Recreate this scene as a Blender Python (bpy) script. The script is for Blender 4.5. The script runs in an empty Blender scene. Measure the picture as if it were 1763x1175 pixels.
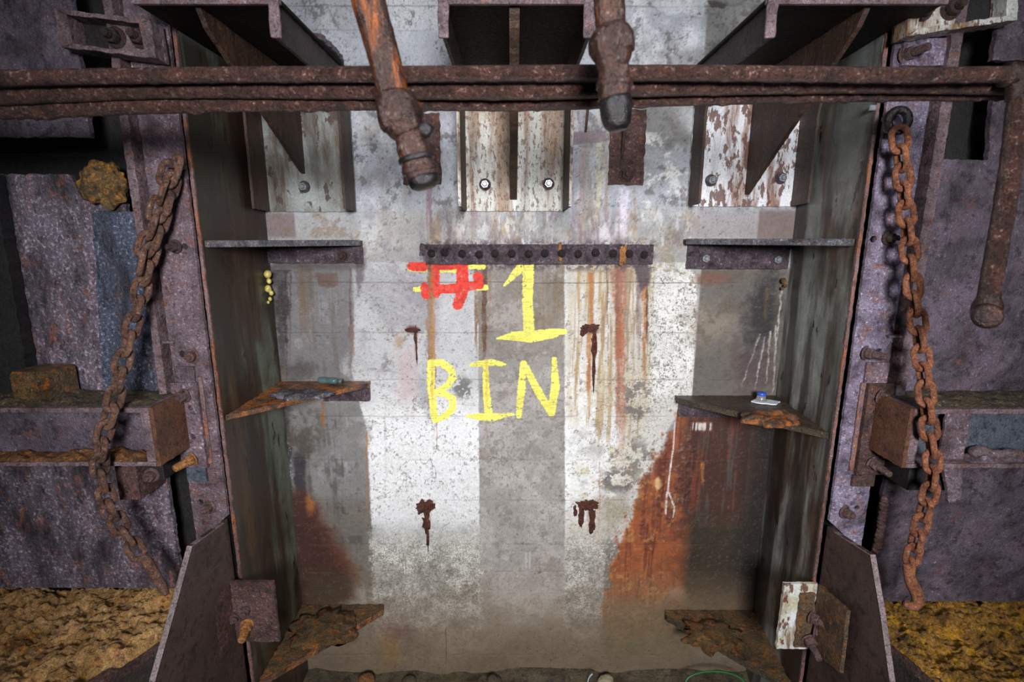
import bpy, bmesh, math, random
import numpy as np
from mathutils import Vector, Matrix
from mathutils.geometry import tessellate_polygon

random.seed(7)
rng = np.random.default_rng(11)
SC = bpy.context.scene
COL = SC.collection

# ------------------------------------------------------------------ camera
F = 872.0; PITCH = math.radians(11.5); CP, SP = math.cos(PITCH), math.sin(PITCH); EYE = 2.6
cam = bpy.data.cameras.new('camera'); cam.sensor_width = 36.0; cam.lens = 36.0*F/1763.0
cam.clip_start = 0.05
camo = bpy.data.objects.new('camera', cam); COL.objects.link(camo)
camo.location = (0, 0, EYE); camo.rotation_euler = (math.pi/2-PITCH, 0, 0)
cam.dof.use_dof = True; cam.dof.focus_distance = 2.55; cam.dof.aperture_fstop = 2.8
SC.camera = camo

# ------------------------------------------------------------------ light
world = bpy.data.worlds.new('world'); SC.world = world; world.use_nodes = True
world.node_tree.nodes['Background'].inputs[0].default_value = (0.75, 0.85, 1.0, 1)
world.node_tree.nodes['Background'].inputs[1].default_value = 0.022

def spot(name, loc, target, power, size_deg, blend, radius, col):
    l = bpy.data.lights.new(name, 'SPOT'); l.energy = power; l.spot_size = math.radians(size_deg)
    l.spot_blend = blend; l.shadow_soft_size = radius; l.color = col
    o = bpy.data.objects.new(name, l); COL.objects.link(o); o.location = loc
    d = Vector(target)-Vector(loc); o.rotation_euler = d.to_track_quat('-Z', 'Y').to_euler()
    return o
spot('flood_lamp', (0.25, -1.9, EYE+0.55), (0.10, 2.6, EYE-0.75), 1180, 76, 1.0, 0.42, (0.985, 0.985, 1.0))
def area(name, loc, target, power, sx, sy, col):
    l = bpy.data.lights.new(name, 'AREA'); l.energy = power; l.shape = 'RECTANGLE'; l.size = sx; l.size_y = sy; l.color = col
    o = bpy.data.objects.new(name, l); COL.objects.link(o); o.location = loc
    d = Vector(target)-Vector(loc); o.rotation_euler = d.to_track_quat('-Z', 'Y').to_euler()
    return o
area('overhead_fill', (0.5, -0.8, EYE+3.2), (0.1, 2.3, EYE-0.8), 28, 2.6, 1.4, (0.82, 0.88, 1.0))  # added overhead fill, brightens the upward faces of the gussets
SC.view_settings.view_transform = 'Standard'; SC.view_settings.look = 'None'
SC.view_settings.exposure = 0.0; SC.view_settings.gamma = 1.0; SC.view_settings.use_curve_mapping = False

# ------------------------------------------------------------------ survey helpers: photo measurement -> place at its own depth
def ray(u, v):
    dx = (u-881.5)/F; dy = (587.5-v)/F
    return dx, CP+dy*SP, -SP+dy*CP
def at(u, v, Y):
    a, b, c = ray(u, v); t = Y/b; return Vector((a*t, Y, EYE+c*t))
def atx(u, v, X):
    a, b, c = ray(u, v); t = X/a; return Vector((X, b*t, EYE+c*t))
def atz(u, v, z):
    a, b, c = ray(u, v); t = z/c; return Vector((a*t, b*t, EYE+z))
WY = 2.6
def W(u, v):
    p = at(u, v, WY); return p.x, p.z

def lin(c):
    return tuple(((x/255.0)/12.92 if x/255.0 <= 0.04045 else ((x/255.0+0.055)/1.055)**2.4) for x in c)

# ------------------------------------------------------------------ object helpers
def link(o, parent=None):
    COL.objects.link(o)
    if parent is not None:
        o.parent = parent
    return o
def thing(name, label, cat, loc, group=None):
    o = bpy.data.objects.new(name, None); COL.objects.link(o); o.location = loc
    o.empty_display_size = 0.05
    o['label'] = label; o['category'] = cat
    if group: o['group'] = group
    return o
def tag(o, label, cat, group=None, kind=None):
    if label: o['label'] = label
    if cat: o['category'] = cat
    if group: o['group'] = group
    if kind: o['kind'] = kind
    return o
def wloc(o):
    v = Vector((0, 0, 0))
    while o is not None:
        v += Vector(o.location); o = o.parent
    return v
def part(name, verts, faces, mat, parent=None, smooth=False, bevel=0.0, origin=None):
    """one mesh object from world-space vertices"""
    V = np.asarray(verts, dtype=np.float64).reshape(-1, 3)
    if origin is None:
        origin = (V.min(0)+V.max(0))/2
    origin = np.asarray(origin)
    me = bpy.data.meshes.new(name)
    me.from_pydata((V-origin).tolist(), [], faces)
    me.update()
    if smooth:
        me.polygons.foreach_set('use_smooth', [True]*len(me.polygons))
    if mat is not None: me.materials.append(mat)
    o = bpy.data.objects.new(name, me); COL.objects.link(o)
    o.location = Vector(origin)
    if parent is not None:
        o.parent = parent; o.location = Vector(origin)-wloc(parent)
    if bevel > 0:
        m = o.modifiers.new('bevel', 'BEVEL'); m.width = bevel; m.segments = 1; m.limit_method = 'ANGLE'
        m.angle_limit = math.radians(40)
    return o
def rag_loop(pts, step, amp):
    out = []
    n = len(pts)
    for i in range(n):
        a = Vector(pts[i]); b = Vector(pts[(i+1) % n]); L = (b-a).length
        k = max(1, int(L/step))
        d = (b-a)/max(L, 1e-6); nr = Vector((d.y, -d.x))
        for j in range(k):
            q = a+(b-a)*(j/k)
            if j > 0: q = q+nr*random.uniform(-amp, amp)
            else: q = q+Vector((random.uniform(-amp, amp), random.uniform(-amp, amp)))*0.5
            out.append((q.x, q.y))
    return out
def circle(cx, cy, r, n=12):
    return [(cx+r*math.cos(2*math.pi*i/n), cy+r*math.sin(2*math.pi*i/n)) for i in range(n)]
def plate(name, pts, plane, off, th, mat, parent=None, holes=(), bev=0.0025, rag=0.0):
    """flat plate: XZ faces the camera at Y=off..off+th; YZ stands at X=off (centred); XY lies with its top at Z=off"""
    pts = [tuple(p) for p in pts]
    ar = sum(pts[i][0]*pts[(i+1) % len(pts)][1]-pts[(i+1) % len(pts)][0]*pts[i][1] for i in range(len(pts)))
    if ar < 0: pts = pts[::-1]
    if rag > 0: pts = rag_loop(pts, 0.018, rag)
    loops = [pts]+[list(reversed(h)) for h in holes]
    tri = tessellate_polygon([[Vector((a, b, 0)) for a, b in lp] for lp in loops])
    flat = [p for lp in loops for p in lp]; n = len(flat)
    if plane == 'XZ':
        mp = lambda a, b, c: (a, off+th-c*th, b)
    elif plane == 'YZ':
        mp = lambda a, b, c: (off-th/2+c*th, a, b)
    else:
        mp = lambda a, b, c: (a, b, off-th+c*th)
    V = [mp(a, b, 0) for a, b in flat]+[mp(a, b, 1) for a, b in flat]
    Fc = []
    for t in tri:
        a, b, c = t
        A = (flat[b][0]-flat[a][0])*(flat[c][1]-flat[a][1])-(flat[c][0]-flat[a][0])*(flat[b][1]-flat[a][1])
        if A < 0: a, b, c = a, c, b
        Fc.append((n+a, n+b, n+c)); Fc.append((a, c, b))
    k = 0
    for lp in loops:
        m = len(lp)
        for i in range(m):
            a = k+i; b = k+(i+1) % m
            Fc.append((a, b, n+b, n+a))
        k += m
    return part(name, V, Fc, mat, parent, bevel=bev)
def box(name, x0, x1, y0, y1, z0, z1, mat, parent=None, bev=0.003):
    V = [(x, y, z) for x in (x0, x1) for y in (y0, y1) for z in (z0, z1)]
    Fc = [(0, 1, 3, 2), (4, 6, 7, 5), (0, 4, 5, 1), (2, 3, 7, 6), (0, 2, 6, 4), (1, 5, 7, 3)]
    return part(name, V, Fc, mat, parent, bevel=bev)

def vn3(P, scale, seed=0):
    """3D value noise, P (n,3) -> [-1,1]"""
    r = np.random.default_rng(seed); T = r.uniform(-1, 1, 4096)
    q = np.asarray(P)*scale; i = np.floor(q).astype(np.int64); f = q-i; f = f*f*(3-2*f)
    out = np.zeros(len(q))
    for dx in (0, 1):
        for dy in (0, 1):
            for dz in (0, 1):
                h = ((i[:, 0]+dx)*73856093 ^ (i[:, 1]+dy)*19349663 ^ (i[:, 2]+dz)*83492791) & 4095
                w = (f[:, 0] if dx else 1-f[:, 0])*(f[:, 1] if dy else 1-f[:, 1])*(f[:, 2] if dz else 1-f[:, 2])
                out += w*T[h]
    return out
def tube(name, path, radii, mat, parent=None, seg=20, noise=0.0, nscale=40, drip=0.0, caps=True, closed=False, smooth=True):
    """tube along a 3D path with a radius for each path point"""
    P = [Vector(p) for p in path]; n = len(P)
    if not hasattr(radii, '__len__'): radii = [radii]*n
    V = []; Fc = []; N = []
    up = Vector((0, 0, 1)); prev = None
    for i in range(n):
        if closed: t = (P[(i+1) % n]-P[i-1]).normalized()
        else: t = (P[min(i+1, n-1)]-P[max(i-1, 0)]).normalized()
        if prev is None:
            s = t.cross(up)
            if s.length < 1e-3: s = t.cross(Vector((0, 1, 0)))
            s.normalize()
        else:
            s = (prev-t*prev.dot(t)).normalized()
        prev = s; b = t.cross(s)
        for j in range(seg):
            a = 2*math.pi*j/seg; d = s*math.cos(a)+b*math.sin(a)
            V.append(P[i]+d*radii[i]); N.append(d)
    V = np.array([tuple(v) for v in V]); N = np.array([tuple(v) for v in N])
    if noise > 0:
        h = vn3(V, nscale, 3)*0.6+vn3(V, nscale*2.7, 5)*0.4
        V = V+N*(h*noise)[:, None]
    if drip > 0:
        h = np.clip(vn3(V*np.array([1, 0.2, 0.2]), 55, 9)-0.15, 0, 1)*np.clip(-N[:, 2]-0.55, 0, 1)*2.2
        V[:, 2] -= h*drip
    m = n if closed else n-1
    for i in range(m):
        for j in range(seg):
            a = i*seg+j; b = i*seg+(j+1) % seg; c = ((i+1) % n)*seg+(j+1) % seg; d = ((i+1) % n)*seg+j
            Fc.append((a, d, c, b))
    if caps and not closed:
        Fc.append(tuple(range(seg))); Fc.append(tuple(reversed(range((n-1)*seg, n*seg))))
    return part(name, V, Fc, mat, parent, smooth=smooth)
def lerp_path(pts, step):
    """resample a polyline of (point, radius...) densely with Catmull-Rom smoothing"""
    pts = [Vector(p) for p in pts]; out = []
    for i in range(len(pts)-1):
        p0 = pts[max(i-1, 0)]; p1 = pts[i]; p2 = pts[i+1]; p3 = pts[min(i+2, len(pts)-1)]
        k = max(1, int((p2-p1).length/step))
        for j in range(k):
            t = j/k
            out.append(0.5*((2*p1)+(p2-p0)*t+(2*p0-5*p1+4*p2-p3)*t*t+(3*p1-p0-3*p2+p3)*t**3))
    out.append(pts[-1]); return out
def lump(name, c, r, mat, parent=None, noise=0.3, nscale=30, sub=3, seed=1, flat=None):
    bm = bmesh.new(); bmesh.ops.create_icosphere(bm, subdivisions=sub, radius=1.0)
    V = np.array([v.co[:] for v in bm.verts]); Fc = [tuple(v.index for v in f.verts) for f in bm.faces]; bm.free()
    V0 = V.copy(); V = V*np.array(r)+np.array(c)
    h = vn3(V, nscale, seed)*0.6+vn3(V, nscale*2.3, seed+1)*0.4
    V = V+V0*np.array(r)*(h*noise)[:, None]
    if flat is not None: V[:, 2] = np.maximum(V[:, 2], flat)
    return part(name, V, Fc, mat, parent, smooth=True)

# ------------------------------------------------------------------ materials
def nd(nt, t, **kw):
    n = nt.nodes.new(t)
    for k, v in kw.items(): setattr(n, k, v)
    return n
def new_mat(name):
    m = bpy.data.materials.new(name); m.use_nodes = True
    nt = m.node_tree; b = nt.nodes['Principled BSDF']
    return m, nt, b
def pos_map(nt, scale=(1, 1, 1)):
    g = nd(nt, 'ShaderNodeNewGeometry'); mp = nd(nt, 'ShaderNodeMapping'); mp.inputs['Scale'].default_value = scale
    nt.links.new(g.outputs['Position'], mp.inputs['Vector']); return mp.outputs['Vector']
def noise(nt, vec, scale, detail=6, rough=0.6, dist=0.0):
    n = nd(nt, 'ShaderNodeTexNoise'); n.inputs['Scale'].default_value = scale; n.inputs['Detail'].default_value = detail
    n.inputs['Roughness'].default_value = rough; n.inputs['Distortion'].default_value = dist
    nt.links.new(vec, n.inputs['Vector']); return n.outputs['Fac']
def ramp(nt, fac, stops):
    r = nd(nt, 'ShaderNodeValToRGB'); el = r.color_ramp.elements
    while len(el) < len(stops): el.new(0.5)
    for e, (p, c) in zip(el, stops):
        e.position = p; e.color = (*c, 1) if len(c) == 3 else c
    nt.links.new(fac, r.inputs['Fac']); return r.outputs['Color']
def step(nt, fac, a, b):
    m = nd(nt, 'ShaderNodeMapRange'); m.interpolation_type = 'SMOOTHSTEP'
    m.inputs['From Min'].default_value = a; m.inputs['From Max'].default_value = b
    nt.links.new(fac, m.inputs['Value']); return m.outputs['Result']
def mix(nt, fac, a, b):
    m = nd(nt, 'ShaderNodeMix', data_type='RGBA')
    if isinstance(fac, (int, float)): m.inputs['Factor'].default_value = fac
    else: nt.links.new(fac, m.inputs['Factor'])
    for s, x in (('A', a), ('B', b)):
        k = [i for i in m.inputs if i.name == s and i.type == 'RGBA'][0]
        if isinstance(x, tuple): k.default_value = (*x, 1)
        else: nt.links.new(x, k)
    return [o for o in m.outputs if o.type == 'RGBA'][0]
def math_(nt, op, a, b):
    m = nd(nt, 'ShaderNodeMath', operation=op)
    for i, x in enumerate((a, b)):
        if isinstance(x, (int, float)): m.inputs[i].default_value = x
        else: nt.links.new(x, m.inputs[i])
    return m.outputs[0]
def bump(nt, bsdf, h, strength, dist):
    b = nd(nt, 'ShaderNodeBump'); b.inputs['Strength'].default_value = strength; b.inputs['Distance'].default_value = dist
    nt.links.new(h, b.inputs['Height']); nt.links.new(b.outputs['Normal'], bsdf.inputs['Normal'])

def rust_mat(name, dark, mid, accent, accent_amt=0.35, pale=None, pale_amt=0.2, scale=9.0, rough=(0.35, 0.75), bstr=0.7, streak=1.0, spec=0.55, bdist=0.009, fine=0.55):
    """rusted steel: two body tones, patches of an accent rust, pale speckle, wet gloss and pitted relief"""
    m, nt, b = new_mat(name)
    vec = pos_map(nt, (1, 1, 1)); vs = pos_map(nt, (1, 1, 1.0/streak))
    n1 = noise(nt, vs, scale, 8, 0.65, 0.3); n2 = noise(nt, vs, scale*2.1, 8, 0.72, 0.6)
    n4 = noise(nt, vs, scale*5, 6, 0.72); nf = noise(nt, vec, 170, 3, 0.8); ng = noise(nt, vec, 75, 5, 0.75)
    body = ramp(nt, n1, [(0.34, lin(dark)), (0.62, lin(mid))])
    acc = step(nt, n2, 0.66-accent_amt*0.5, 0.80-accent_amt*0.4)
    c = mix(nt, math_(nt, 'MULTIPLY', acc, 0.9), body, lin(accent))
    c = mix(nt, math_(nt, 'MULTIPLY', step(nt, n4, 0.50, 0.36), 0.65), c, lin(tuple(x*0.40 for x in dark)))
    if pale:
        sp = math_(nt, 'MULTIPLY', step(nt, ng, 0.60-pale_amt*0.25, 0.76-pale_amt*0.25), step(nt, n1, 0.36, 0.58))
        c = mix(nt, math_(nt, 'MULTIPLY', sp, 0.8), c, lin(pale))
    k = nd(nt, 'ShaderNodeMapRange'); nt.links.new(nf, k.inputs['Value'])
    k.inputs['From Min'].default_value = 0.32; k.inputs['From Max'].default_value = 0.68; k.inputs['To Min'].default_value = 1-fine; k.inputs['To Max'].default_value = 1+fine
    v = nd(nt, 'ShaderNodeVectorMath', operation='SCALE'); nt.links.new(c, v.inputs[0]); nt.links.new(k.outputs['Result'], v.inputs['Scale'])
    nt.links.new(v.outputs[0], b.inputs['Base Color'])
    r = nd(nt, 'ShaderNodeMapRange'); nt.links.new(ng, r.inputs['Value'])
    r.inputs['From Min'].default_value = 0.35; r.inputs['From Max'].default_value = 0.65
    r.inputs['To Min'].default_value = rough[0]; r.inputs['To Max'].default_value = rough[1]
    nt.links.new(r.outputs['Result'], b.inputs['Roughness'])
    b.inputs['Specular IOR Level'].default_value = spec
    h = math_(nt, 'ADD', math_(nt, 'MULTIPLY', n4, 1.0), math_(nt, 'MULTIPLY', ng, 0.7))
    h = math_(nt, 'ADD', h, math_(nt, 'MULTIPLY', nf, 0.30))
    bump(nt, b, h, bstr, bdist)
    return m
def paint_mat(name, paint, paint2, rust, rust2, amount, streak=8.0, scale=7.0, rough=0.5, chip=0.3, grime=0.3, chipscale=3.0):
    """old painted steel with rust running down it and chipped spots"""
    m, nt, b = new_mat(name)
    vs = pos_map(nt, (1, 1, 1.0/streak)); vec = pos_map(nt); vm = pos_map(nt, (1, 1, 0.45)); vl = pos_map(nt, (1, 1, 0.12))
    n1 = noise(nt, vs, scale, 6, 0.65, 0.3); n2 = noise(nt, vs, scale*4, 6, 0.75); n3 = noise(nt, vm, scale*chipscale, 6, 0.62); n4 = noise(nt, vec, scale*0.5, 5, 0.65)
    n5 = noise(nt, vl, scale*1.3, 4, 0.6, 0.2); nf = noise(nt, vec, 150, 3, 0.8)
    body = mix(nt, step(nt, n4, 0.35, 0.65), lin(paint), lin(paint2))
    a = step(nt, n1, 0.68-amount*0.45, 0.82-amount*0.4)
    rc = mix(nt, step(nt, n2, 0.35, 0.65), lin(rust), lin(rust2))
    c = mix(nt, math_(nt, 'MULTIPLY', a, 0.88), body, rc)
    c = mix(nt, math_(nt, 'MULTIPLY', step(nt, n5, 0.60-grime*0.2, 0.72-grime*0.2), grime), c, lin((44, 34, 28)))
    ch = step(nt, n3, 0.66-chip*0.28, 0.70-chip*0.28)
    c = mix(nt, math_(nt, 'MULTIPLY', ch, 0.9), c, lin(rust2))
    dirt = math_(nt, 'MULTIPLY', step(nt, n2, 0.50, 0.3), 0.3)
    c = mix(nt, dirt, c, lin((44, 38, 32)))
    k = nd(nt, 'ShaderNodeMapRange'); nt.links.new(nf, k.inputs['Value'])
    k.inputs['From Min'].default_value = 0.32; k.inputs['From Max'].default_value = 0.68; k.inputs['To Min'].default_value = 0.75; k.inputs['To Max'].default_value = 1.2
    v = nd(nt, 'ShaderNodeVectorMath', operation='SCALE'); nt.links.new(c, v.inputs[0]); nt.links.new(k.outputs['Result'], v.inputs['Scale'])
    nt.links.new(v.outputs[0], b.inputs['Base Color']); b.inputs['Roughness'].default_value = rough
    h = math_(nt, 'SUBTRACT', math_(nt, 'ADD', n3, math_(nt, 'MULTIPLY', nf, 0.3)), math_(nt, 'MULTIPLY', ch, 0.4))
    bump(nt, b, h, 0.45, 0.005)
    return m
def plain_mat(name, c, rough=0.5, var=0.25, scale=40, metallic=0.0, spec=0.5, trans=0.0):
    m, nt, b = new_mat(name)
    n = noise(nt, pos_map(nt), scale, 4, 0.6)
    col = ramp(nt, n, [(0.3, lin(tuple(x*(1-var) for x in c))), (0.7, lin(c))])
    nt.links.new(col, b.inputs['Base Color']); b.inputs['Roughness'].default_value = rough
    b.inputs['Metallic'].default_value = metallic; b.inputs['Transmission Weight'].default_value = trans
    bump(nt, b, n, 0.2, 0.002)
    return m

M = {}
M['panel'] = rust_mat('purple_grey_rusted_plate', (50, 42, 50), (116, 102, 116), (118, 80, 76), 0.24, (190, 178, 204), 0.14, 5.0, (0.28, 0.6), 1.0, fine=0.38)
M['panel_left'] = rust_mat('flaking_rusted_plate', (38, 32, 38), (116, 103, 116), (146, 88, 68), 0.26, (206, 192, 210), 0.38, 8.0, (0.25, 0.55), 1.0, streak=2.4, fine=0.45)
M['panel_blue'] = rust_mat('blue_grey_wet_plate', (36, 39, 47), (80, 88, 110), (88, 64, 66), 0.26, (206, 204, 232), 0.30, 8.0, (0.18, 0.45), 1.0, streak=2.6, fine=0.45)
M['post'] = rust_mat('lilac_rusted_post_steel', (72, 57, 62), (124, 104, 114), (120, 76, 64), 0.30, (206, 188, 204), 0.30, 8.0, (0.3, 0.6), 0.9)
M['post_right'] = rust_mat('violet_rusted_post_steel', (74, 62, 74), (146, 134, 158), (130, 86, 76), 0.30, (224, 214, 236), 0.34, 7.0, (0.28, 0.55), 0.9)
M['rib'] = rust_mat('brown_lilac_rib_steel', (74, 60, 62), (130, 110, 116), (124, 76, 56), 0.3, (175, 158, 168), 0.2, 14.0, (0.35, 0.7), 0.7)
M['edge'] = rust_mat('rust_edged_flange_steel', (70, 50, 46), (126, 100, 100), (150, 86, 50), 0.40, (190, 160, 150), 0.2, 10.0, (0.35, 0.7), 0.7, streak=3)
M['pipe'] = rust_mat('red_brown_pipe_rust', (38, 24, 21), (78, 48, 40), (98, 54, 34), 0.22, (170, 134, 122), 0.26, 16.0, (0.26, 0.55), 1.0)
M['lance'] = rust_mat('orange_brown_pipe_rust', (36, 23, 19), (68, 42, 32), (150, 78, 26), 0.30, (160, 126, 112), 0.14, 12.0, (0.2, 0.45), 0.7, streak=4, fine=0.45)
M['nozzle'] = rust_mat('dark_wet_nozzle_rust', (28, 19, 17), (66, 43, 36), (132, 72, 34), 0.18, (150, 128, 122), 0.14, 11.0, (0.14, 0.38), 0.7, fine=0.4)
M['nozzle_dark'] = rust_mat('blackened_nozzle_end', (16, 14, 15), (36, 32, 34), (84, 50, 30), 0.10, (110, 104, 106), 0.1, 13.0, (0.22, 0.45), 0.5, fine=0.3)
M['chain'] = rust_mat('bright_orange_chain_rust', (104, 60, 42), (172, 108, 76), (190, 112, 62), 0.3, (214, 170, 142), 0.24, 24.0, (0.45, 0.8), 1.0, fine=0.45)
M['chain_dark'] = rust_mat('brown_chain_rust', (66, 46, 40), (134, 98, 82), (160, 88, 46), 0.26, (186, 158, 146), 0.24, 22.0, (0.25, 0.55), 1.0)
M['strip'] = rust_mat('black_violet_bar_steel', (52, 44, 50), (102, 87, 95), (116, 66, 44), 0.18, (178, 168, 184), 0.22, 18.0, (0.22, 0.5), 1.0, fine=0.4)
M['boltrust'] = rust_mat('dark_rust_bolt', (38, 28, 28), (76, 56, 54), (116, 68, 42), 0.25, (120, 104, 104), 0.15, 30.0, (0.3, 0.6), 0.7)
M['boltblack'] = rust_mat('black_bolt', (16, 12, 13), (38, 28, 28), (74, 42, 28), 0.2, None, 0, 30.0, (0.25, 0.5), 0.6)
M['boltpost'] = rust_mat('post_bolt_rust', (62, 46, 46), (112, 86, 84), (128, 80, 54), 0.3, (160, 138, 140), 0.2, 30.0, (0.3, 0.6), 0.7)
M['orangebolt'] = rust_mat('ochre_bolt_rust', (112, 72, 40), (176, 118, 62), (190, 124, 54), 0.3, (206, 170, 120), 0.2, 30.0, (0.3, 0.6), 0.6)
M['zinc'] = plain_mat('zinc_bolt', (176, 180, 186), 0.35, 0.3, 60, 0.6)
M['tray'] = rust_mat('shaded_underside_rust', (8, 6, 5), (20, 13, 9), (36, 21, 11), 0.15, (150, 104, 62), 0.08, 9.0, (0.5, 0.8), 0.6, spec=0.2)  # rust taken to near black so the shelf undersides look shaded
M['flange'] = rust_mat('dark_brown_flange_rust', (32, 24, 23), (66, 51, 49), (84, 54, 44), 0.2, (140, 112, 112), 0.16, 9.0, (0.35, 0.65), 0.7)
M['lip'] = rust_mat('brown_bracket_side', (44, 29, 21), (74, 52, 39), (100, 66, 40), 0.2, (132, 108, 90), 0.14, 9.0, (0.4, 0.7), 0.6, streak=4)
M['bracket_white'] = paint_mat('white_painted_bracket', (230, 230, 235), (212, 214, 220), (150, 100, 58), (96, 54, 38), 0.46, 7.0, 13.0, 0.45, 0.50, 0.2, 2.6)
M['bracket_cream'] = paint_mat('cream_painted_bracket', (210, 210, 204), (182, 182, 172), (152, 112, 58), (104, 66, 46), 0.56, 9.0, 12.0, 0.45, 0.40, 0.3, 5.0)
M['bracket_grey'] = paint_mat('grey_painted_bracket', (154, 160, 158), (116, 116, 110), (104, 78, 56), (70, 48, 40), 0.44, 6.0, 9.0, 0.45, 0.32, 0.45)
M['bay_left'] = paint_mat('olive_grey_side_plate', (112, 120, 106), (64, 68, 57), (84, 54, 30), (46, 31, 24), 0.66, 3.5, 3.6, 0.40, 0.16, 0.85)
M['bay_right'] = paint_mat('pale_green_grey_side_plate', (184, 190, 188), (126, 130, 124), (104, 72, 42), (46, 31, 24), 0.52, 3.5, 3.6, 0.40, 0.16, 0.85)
M['gusset'] = rust_mat('wet_brown_gusset', (54, 38, 28), (112, 82, 58), (178, 100, 32), 0.46, (176, 166, 160), 0.20, 7.0, (0.2, 0.5), 1.0)
M['gusset_dark'] = rust_mat('dark_gusset', (40, 34, 26), (78, 64, 46), (104, 70, 34), 0.22, (140, 128, 112), 0.16, 8.0, (0.2, 0.5), 1.0)
M['gusset_low'] = rust_mat('muddy_gusset', (60, 46, 26), (112, 86, 50), (168, 98, 34), 0.34, (170, 148, 116), 0.18, 10.0, (0.2, 0.5), 1.0, bdist=0.014)
M['gusset_edge'] = rust_mat('grey_plate_edge', (40, 38, 42), (104, 102, 110), (110, 74, 46), 0.25, (182, 182, 192), 0.25, 14.0, (0.3, 0.6), 0.8)
M['fin'] = rust_mat('smooth_brown_fin', (58, 44, 40), (76, 58, 54), (84, 56, 50), 0.2, (96, 78, 74), 0.08, 5.0, (0.45, 0.65), 0.25)
M['fin_edge'] = rust_mat('lit_fin_edge', (110, 94, 94), (142, 124, 126), (128, 96, 86), 0.2, (170, 152, 152), 0.1, 14.0, (0.4, 0.65), 0.4)
M['clip'] = rust_mat('maroon_rusted_clip', (54, 38, 36), (98, 71, 68), (126, 74, 46), 0.28, (172, 146, 142), 0.22, 12.0, (0.3, 0.6), 1.0)
M['clip_white'] = paint_mat('white_chipped_clip', (222, 226, 230), (190, 186, 160), (140, 98, 46), (96, 52, 30), 0.46, 2.5, 13.0, 0.5, 0.36)
M['clip_brown'] = rust_mat('brown_stained_clip', (58, 44, 36), (98, 76, 58), (140, 90, 40), 0.36, (150, 138, 104), 0.16, 12.0, (0.3, 0.65), 0.8)
M['endplate'] = rust_mat('bare_brown_end_plate', (74, 46, 32), (104, 66, 46), (114, 70, 42), 0.2, (144, 104, 84), 0.1, 8.0, (0.4, 0.7), 0.4)
M['slate'] = rust_mat('slate_blue_web', (58, 64, 76), (88, 94, 106), (84, 76, 78), 0.12, (120, 122, 130), 0.08, 8.0, (0.4, 0.65), 0.4)
M['moss'] = rust_mat('mossy_grit', (46, 40, 30), (96, 84, 62), (134, 110, 58), 0.28, (196, 184, 150), 0.24, 22.0, (0.4, 0.8), 1.0, fine=0.7)
M['orangegrit'] = rust_mat('orange_grit', (70, 46, 30), (130, 86, 46), (190, 116, 42), 0.34, (206, 170, 130), 0.24, 18.0, (0.3, 0.6), 1.0, fine=0.6)
M['sludge_left'] = rust_mat('tan_wet_sludge', (130, 90, 48), (236, 184, 118), (226, 158, 76), 0.3, (246, 228, 200), 0.26, 7.0, (0.18, 0.45), 1.0, bdist=0.018, fine=0.5)
M['sludge_right'] = rust_mat('amber_wet_sludge', (58, 42, 28), (204, 148, 64), (250, 184, 40), 0.36, (226, 210, 180), 0.18, 8.0, (0.15, 0.4), 1.0, bdist=0.018, fine=0.5)
M['foam'] = rust_mat('ochre_foam', (52, 42, 28), (112, 88, 50), (204, 134, 38), 0.36, (186, 166, 120), 0.16, 12.0, (0.5, 0.8), 1.0, fine=0.5)
M['yellow_foam'] = plain_mat('yellow_sealant', (222, 202, 116), 0.4, 0.3, 70)
M['void'] = rust_mat('recess_shade_steel', (18, 16, 18), (32, 28, 30), (40, 30, 28), 0.1, None, 0, 8.0, (0.5, 0.8), 0.4)  # near-black colour carries the shade in recesses; the beam lugs share it
M['mud'] = rust_mat('muddy_floor', (58, 50, 36), (98, 86, 64), (110, 88, 52), 0.2, (140, 128, 104), 0.1, 6.0, (0.3, 0.7), 0.8, bdist=0.012)
M['concrete_dark'] = rust_mat('stained_plinth_concrete', (40, 34, 30), (72, 62, 54), (70, 52, 40), 0.2, (110, 100, 92), 0.1, 5.0, (0.5, 0.8), 0.6)
M['teal'] = plain_mat('teal_plastic', (84, 112, 112), 0.3, 0.25, 50)
M['white_plastic'] = plain_mat('white_plastic', (226, 230, 236), 0.3, 0.12, 60)
M['clear_plastic'] = plain_mat('clear_dirty_plastic', (190, 186, 176), 0.15, 0.2, 50, trans=0.6)
M['blue_cap'] = plain_mat('blue_plastic', (48, 92, 200), 0.35, 0.12, 50)
M['green_wire'] = plain_mat('green_wire', (46, 120, 62), 0.4, 0.2, 50)
M['white_wire'] = plain_mat('pale_wire', (196, 206, 216), 0.35, 0.1, 50)
M['stone'] = plain_mat('pale_stone', (170, 158, 128), 0.7, 0.35, 60)
M['stub'] = rust_mat('knobbly_rust_stub', (66, 34, 28), (112, 64, 50), (136, 76, 40), 0.3, (150, 112, 104), 0.16, 30.0, (0.3, 0.6), 1.0)
M['glint'] = plain_mat('silver_clip', (170, 174, 182), 0.3, 0.1, 60, 0.5)

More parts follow.
